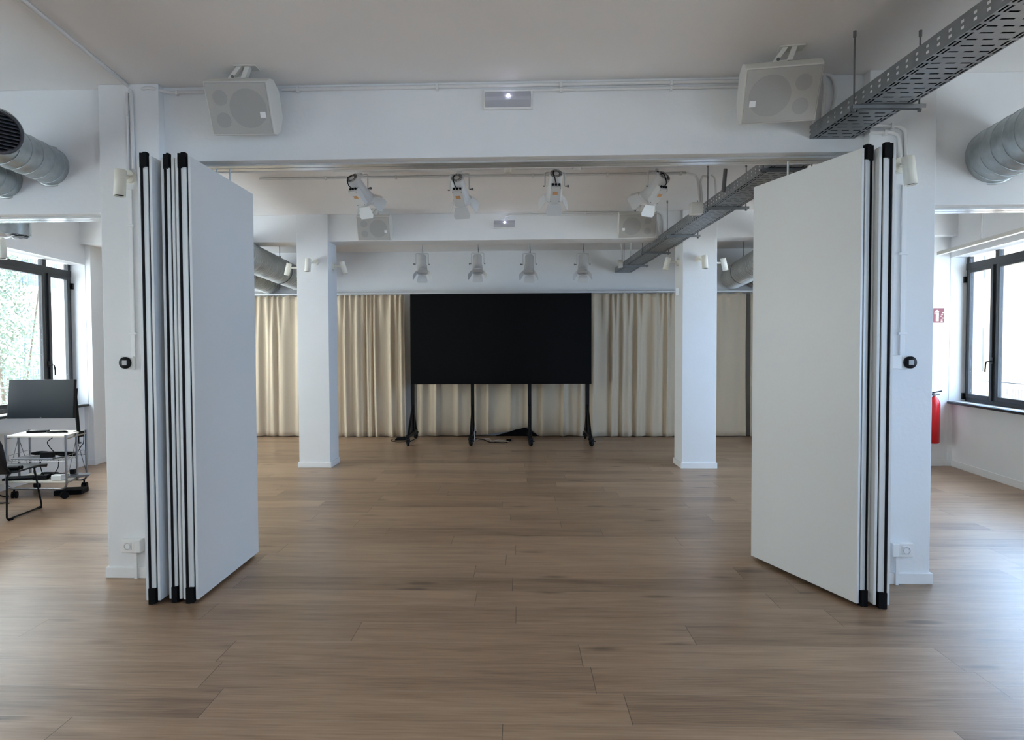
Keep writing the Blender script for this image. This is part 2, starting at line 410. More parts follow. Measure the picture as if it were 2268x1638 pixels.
window(R, 4, *RW[1], 'window in the near right bay', [(RW[1][0] + RW[1][1]) / 2], None, 1)
window(L, 7, *LW[3], 'window in the left wall behind the viewpoint', [(LW[3][0] + LW[3][1]) / 2], None, 1)
window(R, 6, *RW[2], 'window in the right wall behind the viewpoint', [(RW[2][0] + RW[2][1]) / 2], None, 1)
# end wall behind the viewpoint with three tall windows
mb = MB(); B = Side(Vector((L.X(YBACK), YBACK, 0)), Vector((R.X(YBACK), YBACK + 1e-6, 0)), 1)
B.d = Vector((1, 0, 0)); B.n = Vector((0, -1, 0))
bw = R.X(YBACK) - L.X(YBACK); cur = -.3
BW = [(1.4, 2.4), (7.6, 8.6)]
for a, b in BW:
    B.box(mb, cur, a, 0, .3, 0, ZC); B.box(mb, a, b, 0, .3, 0, .7); B.box(mb, a, b, 0, .3, 2.2, ZC); cur = b
B.box(mb, cur, bw + .3, 0, .3, 0, ZC)
struct(mb.build('wall_back', M_wall), 'white window wall behind the viewpoint', 'wall')
for i, (a, b) in enumerate(BW):
    window(B, 8 + i, a, b, .7, 2.2, 'tall window %s in the wall behind the viewpoint' % ['on the left side', 'on the right side'][i], [(a + b) / 2], None, 1)
# portals: guide sampling of daylight through the real openings
def portal(c, n, w, h):
    ld = bpy.data.lights.new('daylight_portal', 'AREA'); ld.shape = 'RECTANGLE'; ld.size = w; ld.size_y = h; ld.cycles.is_portal = True
    o = bpy.data.objects.new('daylight_portal', ld); COL.objects.link(o); o.location = c
    o.rotation_euler = n.to_track_quat('-Z', 'Y').to_euler()
for S, ws in ((L, LW), (R, RW)):
    for a, b, z0, z1 in ws: portal(S.P((a + b) / 2, .30, (z0 + z1) / 2), -S.n, b - a, z1 - z0)
for a, b in BW: portal(B.P((a + b) / 2, .29, 1.45), -B.n, b - a, 1.5)

# ------------------------------------------------------------------ beams, headers, columns
cwL = (atY(237, 1290, 4.30).x, atY(352, 300, 4.30).x); cwR = (atY(1926, 250, 4.30).x, atY(2063, 1305, 4.30).x)
print('colL', cwL, 'colR', cwR)
zb1 = 2.845
zhL = atY(110, 474, YB1).z; zhR = atY(2170, 453, YB1).z
print('header z', zhL, zhR)
xl, xr = L.X(YB1), R.X(YB1)
struct(MB().box(cwL[1] - .02, YB1, zb1, cwR[0] + .02, YB1b, ZC).build('beam', M_wall, bevel=.004), 'near white beam over the central opening', 'beam')
struct(MB().box(xl - .02, YB1, zhL, cwL[0] + .02, YB1b, ZC).build('beam', M_wall, bevel=.004), 'low white header over the left side opening', 'beam')
struct(MB().box(cwR[1] - .02, YB1, zhR, xr + .02, YB1b, ZC).build('beam', M_wall, bevel=.004), 'low white header over the right side opening', 'beam')
zb2 = atY(1000, 532, YB2).z
print('zb2', zb2, 'ceiling at b2', atY(1000, 474, YB2).z, 'ceiling at b1', atY(900, 188, YB1).z)
struct(MB().box(L.X(YB2) - .05, YB2, zb2, R.X(YB2) + .05, YB2b, ZC).build('beam', M_wall, bevel=.004), 'far white beam with the small speakers on it', 'beam')
def column(x0, x1, y0, y1, label, hb=.075):
    r = thing('column', label, 'column', ((x0 + x1) / 2, (y0 + y1) / 2, 0)); r['kind'] = 'structure'
    MB().box(x0, y0, 0, x1, y1, ZC).build('shaft', M_wall, r, bevel=.006)
    b = MB(); e = .014
    b.box(x0 - e, y0 - e, 0, x1 + e, y0, hb).box(x0 - e, y1, 0, x1 + e, y1 + e, hb).box(x0 - e, y0, 0, x0, y1, hb).box(x1, y0, 0, x1 + e, y1, hb)
    b.build('baseboard', M_trim, r, bevel=.004)
column(cwL[0] + .014, cwL[1], 4.30, 4.70, 'near white square column left of the stacked panels')
column(cwR[0], cwR[1] - .014, 4.30, 4.70, 'near white square column right of the stacked panels')
c2 = (atY(660, 800, YB2 - .05).x, atY(729, 800, YB2 - .05).x, atY(1511, 800, YB2 - .05).x, atY(1587, 800, YB2 - .05).x)
print('mid cols', c2)
column(c2[0], c2[1], YB2 - .05, YB2 + .36, 'far white column left of the black screen')
column(c2[2], c2[3], YB2 - .05, YB2 + .36, 'far white column right of the black screen')
# wall pilasters beside the far beam and baseboards
for S, nm in ((L, 'left'), (R, 'right')):
    far = lt_far if S is L else rt_far
    S.box(MB(), far, far + .45, -.08, .0, 0, ZC).build  # noqa
    m1 = MB(); S.box(m1, far + .005, far + .5, -.07, .02, 0, ZC)
    struct(m1.build('wall_pilaster_%s' % nm, M_wall), 'white wall pilaster on the %s window wall' % nm, 'wall')
    m2 = MB(); h = .085; e = .014
    S.box(m2, S.s(YBACK), far, -e, .0, 0, h) if False else None
    ws = sorted(LW if S is L else RW); cur = S.s(YBACK)
    for a, b, z0, z1 in ws:
        S.box(m2, cur, a, -e, 0, 0, h); S.box(m2, a, b, .05 - e, .05, 0, h); cur = b
        if abs(b - far) < .01: S.box(m2, b, b + .5 + e, -.07 - e, -.07, 0, h); S.box(m2, b - e + .005, b + .005, -.07 - e, .05, 0, h); cur = b + .5
    S.box(m2, cur, S.s(YR), -e, 0, 0, h)
    struct(m2.build('baseboard_%s' % nm, M_trim, bevel=.003), 'white baseboard along the %s window wall' % nm, 'baseboard')

# ------------------------------------------------------------------ partition tracks
def track(x0, x1, z, label):
    r = thing('partition_track', label, 'track', ((x0 + x1) / 2, 4.52, z))
    MB().box(x0, 4.455, z - .012, x1, 4.512, z).box(x0, 4.524, z - .012, x1, 4.585, z).build('rail', M_trk, r)
    MB().box(x0, 4.512, z - .004, x1, 4.524, z + .0).build('slot', M_blk, r)
track(cwL[1], cwR[0], zb1, 'aluminium panel track under the near central beam')
track(xl, cwL[0], zhL, 'aluminium panel track under the left header')
track(cwR[1], xr, zhR, 'aluminium panel track under the right header')

# ------------------------------------------------------------------ movable wall panels
def partition(near, far_, z0, z1, th, vis, label):
    """near, far_ = plan points of the visible face bottom edge; vis=+1 the visible face looks to +x, -1 to -x"""
    n = Vector((near[0], near[1], 0)); f = Vector((far_[0], far_[1], 0)); d = (f - n); w = d.length; d.normalize()
    t = Vector((d.y, -d.x, 0)) * vis          # towards the visible face
    M = Matrix(((d.x, t.x, 0, n.x), (d.y, t.y, 0, n.y), (0, 0, 1, z0), (0, 0, 0, 1)))
    h = z1 - z0
    c = n + d * w / 2 - t * th / 2
    r = thing('partition_panel', label, 'partition panel', (c.x, c.y, 0), group='movable wall panels stacked beside the opening')
    sk = .017
    MB().box(.0, -sk, 0, w, 0, h, M).build('face_board', M_skin, r, bevel=.002)
    MB().box(.0, -th, 0, w, -th + sk, h, M).build('face_board', M_skin, r, bevel=.002)
    MB().box(.012, -th + sk, .01, w - .012, -sk, h - .01, M).build('core', M_blk, r)
    e = MB().box(.0, -sk - .011 - .034, .0, .013, -sk - .010, h, M)
    e.box(w - .013, -sk - .045, 0, w, -sk - .010, h, M)
    e.build('edge_profile', M_alu, r, bevel=.002)
    MB().box(-.004, -th + sk + .004, 0, .013, -th + sk + .018, h, M).build('seal', M_blk, r, bevel=.002)
    for za, zb in ((-.022, .075), (h - .07, h + .018)):
        MB().box(-.010, -th + sk + .002, za, .02, -th + sk + .026, zb, M).box(-.014, -th + sk + .024, za + .006, .02, -sk - .009, zb + .004, M).build('end_cap', M_blk, r)
    MB().box(.02, -sk - .02, -.02, w - .02, -th + sk + .02, .0, M).build('bottom_seal', M_blk, r)
    # roller hangers reaching the track
    hg = MB()
    for s_ in ((4.52 - n.y) / d.y / w,):
        p = M @ Vector((w * s_, -th / 2, h)); hg.cyl(p, (p.x, p.y, zb1 - .012), .007, 10)
    hg.build('hanger', M_alu, r)
    return r
zt = atY(410, 347, 3.97).z; print('panel top', zt)
pnL = atZ(440, 1328, .022); pfL = atZ(573, 1222, .022); print('panelL', pnL, pfL)
TP = .094; z0p = .024; zt = 2.725
partition(pnL.xy, pfL.xy, z0p, zt, TP, 1, 'pale blue-grey movable wall panel with its face seen on the left')
p2 = atZ(404, 1326, .022); partition((p2.x, pnL.y + .01), (p2.x + .0, pfL.y + .0), z0p, zt, TP * .86, 1, 'narrow edge-on wall panel, middle one of the left stack')
p1 = atZ(353, 1332, .022); partition((p1.x, pnL.y - .02), (p1.x - .0, pfL.y - .02), z0p, zt, TP * .95, 1, 'edge-on wall panel closest to the left column')
pnR = atZ(1897, 1337, .022); pfR = atZ(1663, 1230, .022); print('panelR', pnR, pfR)
partition(pnR.xy, pfR.xy, z0p, zt, TP, -1, 'greenish-grey movable wall panel angled open on the right')
dR = (pfR - pnR)
p4 = atZ(1933, 1339, .022); partition((p4.x, p4.y - .005), (p4.x + .02, p4.y + .9), z0p, zt, TP, -1, 'edge-on wall panel next to the right column')

# ------------------------------------------------------------------ curtains
def curtain(x0, x1, yb, zt, label, amp=.035, per=.115, hem=None, seed=1, lean=0, gather=0, zb=.012):
    rnd = random.Random(seed); n = max(30, int((x1 - x0) / .009)); rows = 26
    phs = []; ph = 0
    for i in range(n + 1):
        ph += (2 * math.pi / per) * ((x1 - x0) / n) * (1 + .35 * math.sin(i * .021 * 6 + seed) + .25 * math.sin(i * .0133 * 5 + 2 * seed)); phs.append(ph)
    a2 = [rnd.uniform(.6, 1.25) for _ in range(400)]
    vs = []; H = zt
    for r in range(rows + 1):
        t = r / rows                                   # 0 top, 1 bottom
        tt = t ** .8
        for i in range(n + 1):
            x = x0 + (x1 - x0) * i / n
            k = a2[int(phs[i] / (2 * math.pi)) % 400]
            k2 = a2[(int(phs[i] / (2 * math.pi)) + 1) % 400]; fr = (phs[i] / (2 * math.pi)) % 1; k = k * (1 - fr) + k2 * fr
            top = math.copysign(abs(math.sin(phs[i])) ** .6, math.sin(phs[i])) * amp * .6
            mid = (math.sin(phs[i] * .5 + .6 * math.sin(phs[i] * .13) + seed) * 1.0 * k + .35 * math.sin(phs[i] + 1.2 * t)) * amp
            w = min(1, t * 3.2); w = w * w * (3 - 2 * w)
            y = yb + top * (1 - w) + mid * w + .010 * math.sin(phs[i] * .21 + 3 * t) * t
            zlow = zb + (hem(x) if hem else 0)
            if hem: y -= hem(x) * .15 * t
            z = zt + (zlow - zt) * t + (.012 * math.cos(phs[i]) if r == 0 else 0)
            xx = x + lean * t * t + .012 * math.sin(phs[i] * .5 + 2.2 * t) * t
            if gather: xx = xx - gather * math.exp(-((x - x0) / .3) ** 2) * (1 - t)
            vs.append((xx, y, z))
    fs = [(r * (n + 1) + i, r * (n + 1) + i + 1, (r + 1) * (n + 1) + i + 1, (r + 1) * (n + 1) + i) for r in range(rows) for i in range(n)]
    o = MB().add(vs, fs, True).build('curtain', M_cur, solid=.002)
    tag(recenter(o), label, 'curtain', 'beige linen curtains on the end wall'); return o
YC = 11.52
zct = atY(1400, 650, YC).z; print('curtain top', zct, 'left', atY(600, 655, YC).z)
def cx(u): return atY(u, 850, YC).x
curtain(cx(395), cx(742), YC, zct, 'beige linen curtain crossing behind the far left column', seed=1, per=.13)
curtain(cx(744), cx(898), YC - .06, zct, 'beige linen curtain between the far left column and the screen', seed=5, per=.10, amp=.045, lean=.02)
xa, xb = cx(1000), cx(1172)
def hemf(x):
    if x < xa: return 0
    t = (x - xa) / (xb - xa)
    if t <= 1: return .17 * t ** 2.2
    return max(0, .17 * (1 - (x - xb) / .14))
curtain(cx(922), cx(1298), YC + .03, zct, 'linen curtain behind the screen with its hem swept aside', seed=3, per=.16, amp=.04, hem=hemf)
curtain(cx(1304), cx(1512), YC - .02, zct, 'linen curtain right of the screen with wavy folds', seed=8, per=.125, amp=.045)
curtain(cx(1505), cx(1652), YC + .02, zct, 'shaded taupe curtain beyond the far right column', seed=11, per=.2, amp=.02)
curtain(cx(1660), cx(1790), YC - .03, zct, 'last curtain at the right end wall', seed=12, per=.15, amp=.03)
rl = MB().box(cx(395), YC - .02, zct + .017, cx(1790), YC + .02, zct + .04)
tag(recenter(rl.build('curtain_rail', M_trim)), 'white rail carrying the beige curtains along the end wall', 'curtain rail')
# dark gap behind lifted hem: its shade added as a low black block
hem_gap_p = atZ(1150, 966, 0)
bg_ = MB(); x0, x1 = hem_gap_p.x - .42, hem_gap_p.x + .36
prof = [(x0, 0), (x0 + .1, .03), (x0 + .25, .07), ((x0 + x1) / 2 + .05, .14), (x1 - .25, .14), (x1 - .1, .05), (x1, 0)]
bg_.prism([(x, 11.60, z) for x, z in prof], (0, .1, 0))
tag(recenter(bg_.build('hem_shade_block', M_blk, bevel=.01)), 'black block added as the shade under the lifted curtain hem', 'cloth')

# ------------------------------------------------------------------ LED screen on wheeled stand
YS = 10.85
a = atY(908, 651, YS); b = atY(1310, 850, YS); print('screen', a, b)
scr = thing('video_screen', 'large black video screen on a four-legged wheeled stand', 'screen', ((a.x + b.x) / 2, YS + .3, 0))
sx0, sx1, sz1, sz0 = a.x, b.x, a.z, b.z
MB().box(sx0, YS, sz0, sx1, YS + .09, sz1).build('display', M_led, scr, bevel=.004)
m = MB(); m.box(sx0 + .05, YS + .09, sz0 + .1, sx1 - .05, YS + .15, sz0 + .16).box(sx0 + .05, YS + .09, sz1 - .3, sx1 - .05, YS + .15, sz1 - .24); m.build('back_frame', M_bmet, scr)
for u in (914, 1046.5, 1173, 1301):
    x = atY(u, 870, YS + .1).x
    m = MB(); m.box(x - .03, YS + .08, .16, x + .03, YS + .15, sz1 - .2)
    # foot: long horizontal skid with two sloping braces
    ya, yb_ = 10.42, 11.30
    m.box(x - .025, ya, .12, x + .025, yb_, .17)
    m.tube([(x, ya + .05, .16), (x, YS + .10, .62)], .02, 8); m.tube([(x, yb_ - .05, .16), (x, YS + .13, .62)], .02, 8)
    pl = m.prism([(x - .004, ya + .12, .16), (x - .004, YS + .1, .5), (x - .004, yb_ - .12, .16)], (.008, 0, 0))
    leg = m.build('leg', M_bmet, scr)
    for yy in (ya, yb_):
        c = MB(); ang = .35 if yy == ya else -.2
        M = Matrix.Translation((x, yy, 0)) @ Matrix.Rotation(ang, 4, 'Z')
        c.cyl(M @ Vector((-.017, -.02, .055)), M @ Vector((.017, -.02, .055)), .055, 20)
        c.box(-.03, -.05, .09, .03, .03, .125, M).box(-.028, -.04, .04, -.021, .01, .12, M).box(.021, -.04, .04, .028, .01, .12, M)
        c.box(-.04, -.09, .075, .04, -.05, .09, M)
        c.build('caster', M_bmet, leg)

def cable(pts, r, m_, name, label, n=6, k=8):
    o = MB().tube(cr_spline(pts, k), r, n).build(name, m_); return tag(recenter(o), label, 'cable')
def fl(u, v, z=.006): return atZ(u, v, z)
cable([atY(1049, 900, 11.05), fl(1052, 976, .01), fl(1058, 973), fl(1082, 971), fl(1090, 976), fl(1105, 974), fl(1126, 977)], .006, M_whp, 'power_cable', 'white power cable looping on the floor below the screen')
cable([fl(1052, 971, .016), fl(1070, 973, .016), fl(1086, 979), fl(1098, 979), fl(1114, 980), fl(1124, 979)], .008, M_blk, 'power_cable', 'black cable on the floor beside the white one')
cable([fl(870, 972), fl(866, 976), fl(880, 978), fl(905, 977), fl(918, 972)], .005, M_blk, 'power_cable', 'thin black cable by the left foot of the screen')
p = fl(886, 975, 0)
tag(recenter(MB().prism([(p.x - .1, p.y, 0), (p.x - .06, p.y, .05), (p.x + .08, p.y, .06), (p.x + .13, p.y, 0)], (0, .1, 0)).build('power_adapter', M_blk, bevel=.01)), 'black power adapter on the floor by the screen left foot', 'power adapter')
p = fl(1128, 976, 0)
tag(recenter(MB().box(p.x - .05, p.y, 0, p.x + .03, p.y + .04, .03).build('cable_plug', M_blk, bevel=.004)), 'black plug at the end of the floor cable', 'plug')

# ------------------------------------------------------------------ loudspeakers
def speaker(loc, w, h, d, rz, tilt, label, mirror, zmount):
    r = thing('loudspeaker', label, 'loudspeaker', loc, rz, 'white wall loudspeakers', world=False)
    T = Matrix.Rotation(tilt, 4, 'X')
    prof = [(0, -h / 2), (0, h / 2), (.28 * d, h * .54), (.62 * d, h * .50), (d, h * .26), (d, -h * .26), (.62 * d, -h * .50), (.25 * d, -h * .54)]
    MB().prism([(-w / 2, y, z) for y, z in prof], (w, 0, 0)).xf(T).build('cabinet', M_spk, r, off=(0, 0, 0), bevel=.004)
    g = MB().box(-w / 2 + .008, -.008, -h / 2 + .006, w / 2 - .008, .0, h / 2 - .006).xf(T).build('grille', M_grl, r, off=(0, 0, 0), bevel=.004)
    s = mirror
    def disc(x, z, rad): return MB().cyl((x, -.0095, z), (x, -.006, z), rad, 36).xf(T)
    disc(s * w * .15, -.0, h * .37).build('woofer', M_grd, g, off=(0, 0, 0))
    disc(-s * w * .27, h * .2, h * .145).build('driver', M_grd, g, off=(0, 0, 0))
    disc(-s * w * .27, -h * .22, h * .145).build('driver', M_grd, g, off=(0, 0, 0))
    q = h * .055; MB().box(s * w * .37 - q, -.012, -h * .12 - q, s * w * .37 + q, -.007, -h * .12 + q).xf(T).build('badge', M_trim, g, off=(0, 0, 0))
    b = MB(); ztop = (T @ Vector((0, d * .35, h * .52))).z; yt = (T @ Vector((0, d * .35, h * .52))).y
    q1 = Vector((-.06, yt, ztop - .004)); top = zmount - loc[2]
    b.box(-.06, yt - .02, ztop - .005, .02, yt + .02, ztop + .002)
    b.prism([(-.06, yt - .02, ztop), (-.03, yt - .02, ztop), (.03, yt - .02, top), (.0, yt - .02, top)], (0, .04, 0))
    b.prism([(.02, yt - .02, ztop), (.05, yt - .02, ztop), (.08, yt - .02, top), (.05, yt - .02, top)], (0, .04, 0))
    b.box(-.02, yt - .03, top - .006, .12, yt + .05, top)
    b.build('bracket', M_spk, r, off=(0, 0, 0))
    k = MB().cyl((-.03, yt - .024, ztop + .008), (-.03, yt - .018, ztop + .008), .01, 10); k.build('bolt', M_rod, r, off=(0, 0, 0))
    return r
SPL = atY(530, 240, 4.08); SPR = atY(1730, 210, 4.0)
speaker(SPL, .40, .315, .22, .03, .46, 'white loudspeaker at the left end of the near beam', 1, ZC)
speaker(SPR, .435, .325, .22, -.15, .60, 'white loudspeaker at the right end of the near beam', -1, ZC)
S3 = atY(827, 506, 8.15); S4 = atY(1412, 500, 8.15)
speaker(S3, .42, .30, .24, .02, .36, 'small distant loudspeaker left on the far beam', 1, ZC)
speaker(S4, .46, .30, .24, -.08, .42, 'small distant loudspeaker right on the far beam', -1, ZC)

# ------------------------------------------------------------------ emergency lights on the beams
def emlight(u0_, v0_, u1_, v1_, Y, led, label):
    a = atY(u0_, v0_, Y); b = atY(u1_, v1_, Y); r = thing('emergency_light', label, 'emergency light', ((a.x + b.x) / 2, Y, b.z), group='emergency lights on the beams')
    h = a.z - b.z
    MB().box(a.x, Y - .02, b.z, b.x, Y - .001, a.z).build('housing', M_whp, r, bevel=.003)
    MB().prism([(a.x + .006, Y - .02, a.z - .01), (a.x + .006, Y - .055, a.z - .45 * h), (a.x + .006, Y - .05, a.z - .62 * h), (a.x + .006, Y - .02, b.z + .012)], (b.x - a.x - .02, 0, 0)).build('lens', M_emg, r, bevel=.003)
    c = atY(led[0], led[1], Y - .05)
    MB().cyl(c, c + Vector((0, -.012, 0)), .011 if Y < 6 else .013, 14).build('indicator', M_glow, r)
emlight(1072, 202, 1180, 243, YB1, (1126, 212), 'emergency light with bright indicator on the near beam')
emlight(1093, 487, 1143, 506, YB2, (1118, 492), 'small distant emergency light on the far beam')

# ------------------------------------------------------------------ conduits
def conduit(pts, r, label, clips=(), rad=.05, m_=None, flat=False, name='conduit'):
    pts = [Vector(p) for p in pts]
    t = thing(name, label, 'conduit', pts[0])
    MB().tube(fillet(pts, rad), r, 10).build('pipe', m_ or M_pvc, t)
    for c in clips:
        c = Vector(c); MB().box(c.x - r * .75, c.y - r * 1.4, c.z - r * 1.8, c.x + r * .75, c.y + r * 1.1, c.z + r * 1.1).build('clip', M_pvc, t, bevel=.002)
    return t
yc = YB1 - .014
def cb_(u, dz): return Vector((atY(u, 185, yc).x, yc, ZC - dz))
q45 = cb_(345, .034); q45.y = 4.283
conduit([cb_(300, .034), cb_(335, .034) + Vector((0, -.07, 0)), q45, cb_(374, .040), cb_(452, .040)], .011, 'short conduit between the left corner and the near left speaker', [cb_(392, .040)], .03)
conduit([cb_(625, .034), cb_(1134, .034), cb_(1642, .034)], .013, 'upper long conduit along the top of the near beam', [cb_(u, .034) for u in (660, 968, 1242, 1486)], .01)
conduit([atY(1131, 202, yc), cb_(1131, .078), cb_(1150, .070), cb_(1642, .070)], .010, 'lower conduit feeding the near emergency light', [cb_(u, .070) for u in (1242, 1486)], .05)
c0 = atZ(45, -5, ZC - .012); c1 = atZ(288, 194, ZC - .012)
conduit([c0 + (c0 - c1) * .4, c1, atY(290, 205, 4.285), atY(296, 374, 4.285)], .012, 'conduit crossing the left ceiling and dropping down the near left column', [], .03)
for t_ in (.32, .78): pass
conduit([atY(281, 206, 4.286), atY(284, 378, 4.286)], .010, 'second pipe running down the near left column', [atY(283, 250, 4.286)], .02)
def trunk(u0_, v0_, u1_, v1_, Y, w, label, clipv=()):
    a = atY(u0_, v0_, Y); b = atY(u1_, v1_, Y)
    m = MB().box(b.x - w / 2, Y - .012, b.z, b.x + w / 2, Y, a.z)
    t = thing('cable_trunking', label, 'cable trunking', (b.x, Y, b.z))
    m.build('duct_cover', M_trim, t, bevel=.002)
    for v in clipv:
        z = atY(u0_, v, Y).z; MB().box(b.x - w * .9, Y - .016, z - .008, b.x + w * .9, Y, z + .008).build('clip', M_trim, t, bevel=.002)
trunk(292, 420, 297, 790, 4.30, .028, 'thin white trunking above the left thermostat', (500, 738))
trunk(1999, 410, 1996, 790, 4.30, .030, 'thin white trunking above the right thermostat', (562, 738))
trunk(300, 1220, 303, 1292, 4.30 - .014, .022, 'short white trunking below the left wall socket')
trunk(1985, 1229, 1985, 1305, 4.30 - .014, .022, 'short white trunking below the right wall socket')
# right column pipes
conduit([atY(1925, 293, 4.285), atY(1975, 293, 4.285), atY(1992, 300, 4.285), atY(1994, 352, 4.285)], .012, 'lower bent pipe above the right spotlight', [atY(1960, 293, 4.285)], .06)
conduit([atY(1930, 278, 4.285), atY(1990, 279, 4.285), atY(2006, 288, 4.285), atY(2007, 352, 4.285)], .012, 'upper bent pipe above the right spotlight', [atY(1975, 278, 4.285)], .06)
# behind right speaker
conduit([atY(1815, 163, yc), atY(1845, 166, yc), atY(1853, 200, yc), atY(1842, 262, yc)], .013, 'curved conduit dropping beside the near right speaker', [], .09)
conduit([atY(1824, 160, yc), atY(1828, 190, yc), atY(1822, 268, yc)], .012, 'straight conduit dropping behind the near right speaker', [], .03)
conduit([atY(1803, 250, yc), atY(1802, 285, yc)], .011, 'short conduit stub under the near right speaker', [], .02)
# middle bay
ym = YB2 - .012
conduit([atY(870, 473, ym), atY(1100, 470, ym), atY(1372, 472, ym)], .012, 'conduit along the top of the far beam', [atY(u, 471, ym) for u in (928, 1052, 1173, 1296)], .02)
conduit([atY(1118, 487, ym), atY(1119, 480, ym), atY(1130, 476, ym), atY(1250, 475, ym), atY(1372, 476, ym)], .010, 'thin conduit feeding the far emergency light', [], .04)
zc_ = ZC - .014
def cy_(u): return Vector((atY(u, 390, 6.66).x, 6.66, zc_))
conduit([cy_(575), cy_(1520)], .012, 'ceiling conduit of the middle bay passing behind the stage lights', [cy_(u) for u in (722, 877, 1180, 1345, 1508)], .02)
Yb = 6.9
conduit([cy_(1524), atY(1540, 388, 6.5), atY(1546, 400, 6.5), atY(1549, 447, 6.5)], .012, 'pipe bending down to the junction box on the tray', [], .12)
conduit([atY(1572, 392, 6.45), atY(1556, 389, 6.5), atY(1551, 402, 6.5), atY(1555, 447, 6.5)], .012, 'second pipe bending down to the same junction box', [], .12)
conduit([atY(1575, 386, 6.5), atY(1584, 392, 6.5), atY(1586, 435, 6.5)], .011, 'third pipe dropping behind the cable tray', [], .1)
conduit([atY(1607, 374, 5.9), atY(1602, 425, 5.9)], .018, 'thick grey pipe dropping onto the cable tray', [], .02, M_rod)
conduit([atY(1457, 470, ym), atY(1466, 475, ym), atY(1470, 490, ym), atY(1468, 524, ym)], .012, 'pipe curving down right of the far right speaker', [], .06)
conduit([atY(1447, 474, ym), atY(1456, 490, ym), atY(1463, 524, ym)], .010, 'slanted pipe right of the far right speaker', [], .06)
yr_ = 11.2
conduit([Vector((atY(980, 542, 10.5).x, 10.5, ZC - .014)), Vector((atY(1368, 542, 10.5).x, 10.5, ZC - .014)), atY(1377, 542, 10.6), atY(1378, 574, 10.6)], .011, 'ceiling conduit of the far bay bending down to its box', [], .06)
conduit([Vector((atY(1412, 540, 10.6).x, 10.6, ZC - .014)), Vector((atY(1398, 540, 10.6).x, 10.6, ZC - .03)), atY(1396, 570, 10.6)], .010, 'far bay pipe bending down behind the tray', [], .06)
conduit([atY(1500, 540, YB2 + .0), atY(1500, 568, YB2 + .0)], .012, 'pipe above the side spotlight on the far right column', [], .02) if False else None

def jbox(a, b, Y, d, label):
    p = atY(*a, Y); q = atY(*b, Y)
    tag(recenter(MB().box(p.x, Y, q.z, q.x, Y + d, p.z).build('junction_box', M_spk, bevel=.004)), label, 'junction box')
jbox((1532, 447), (1558, 472), 6.42, .11, 'grey junction box on the middle of the tray')
jbox((1370, 575), (1380, 592), 10.6, .08, 'small junction box at the far end of the tray')
jbox((1496, 637), (1503, 654), YB2 - .04, .03, 'small white box low on the far right column side')

# ------------------------------------------------------------------ cable tray
TL0 = atY(1793, 308, YB1); ZT = TL0.z
TF = atZ(1370, 598, ZT); print('tray', TL0, TF)
TD = Vector((TF.x - TL0.x, TF.y - TL0.y, 0)).normalized(); TN = Vector((TD.y, -TD.x, 0))
TW, THt = .29, .085
def tP(s, c, z): return TL0 + TD * s + TN * c + Vector((0, 0, z))
def quad(mb, s0, s1, c0, c1, z0=0, z1=0):
    if z0 == z1: mb.add([tP(s0, c0, z0), tP(s1, c0, z0), tP(s1, c1, z0), tP(s0, c1, z0)], [(0, 1, 2, 3)])
    else: mb.add([tP(s0, c0, z0), tP(s1, c0, z0), tP(s1, c0, z1), tP(s0, c0, z1)], [(0, 1, 2, 3)])
def tray(s0, s1, label, brs, rod_y):
    r = thing('cable_tray', label, 'cable tray', tP(s0, TW / 2, 0))
    m = MB(); p = .060; sl = .013; lanes = [(.008, .020), (.030, .042), (TW - .042, TW - .030), (TW - .020, TW - .008)]
    spans = [(0, .008), (.020, .030), (TW - .030, TW - .020), (TW - .008, TW)]
    for a, b in spans: quad(m, s0, s1, a, b)
    for a, b in lanes:
        s = s0
        while s < s1 - .001: quad(m, s, min(s + .020, s1), a, b); s += .075
    ca, cb = .042, TW - .042; s = s0; k = 0
    while s < s1:
        e = min(s + p - sl, s1); quad(m, s, e, ca, cb)
        if e < s1:
            e2 = min(s + p, s1); c = ca
            for q in ([.052, .124, .196] if k % 2 else [.066, .160]): quad(m, e, e2, c, q); c = q + .046 + (.014 if k % 2 == 0 else 0)
            quad(m, e, e2, c, cb)
        s += p; k += 1
    m.build('tray_bottom', M_tray, r, solid=.0015)
    for cc in (0, TW):
        m = MB(); rows = [(.0, .022), (.036, .050), (.064, THt)]
        for z0, z1 in rows: quad(m, s0, s1, cc, cc, z0, z1)
        for z0, z1 in ((.022, .036), (.050, .064)):
            s = s0
            while s < s1 - .001: quad(m, s, min(s + .056, s1), cc, cc, z0, z1); s += .078
        quad(m, s0, s1, cc if cc == 0 else cc - .012, .012 if cc == 0 else cc, THt, THt)
        m.build('side_rail', M_tray, r, solid=.0015)
    for sb in brs:
        b = MB(); c0, c1 = -.045, TW + .075
        def bb(s_a, s_b, z_a, z_b): b.add([tP(s, c, z) for z in (z_a, z_b) for s in (s_a, s_b) for c in (c0, c1)], [(0, 2, 3, 1), (4, 5, 7, 6), (0, 1, 5, 4), (2, 6, 7, 3), (0, 4, 6, 2), (1, 3, 7, 5)])
        bb(sb - .02, sb + .02, -.006, -.002); bb(sb - .02, sb - .017, -.024, -.002); bb(sb + .017, sb + .02, -.024, -.002)
        br = b.build('cross_bracket', M_tray, r)
        for cc in (-.03, TW + .05):
            q = tP(sb, cc, 0); MB().cyl((q.x, q.y, ZT - .03), (q.x, q.y, ZC - .001), .005, 8).cyl((q.x, q.y, ZC - .035), (q.x, q.y, ZC - .001), .009, 8).cyl((q.x, q.y, ZT - .04), (q.x, q.y, ZT - .028), .010, 6).build('threaded_rod', M_rod, br)
    return r
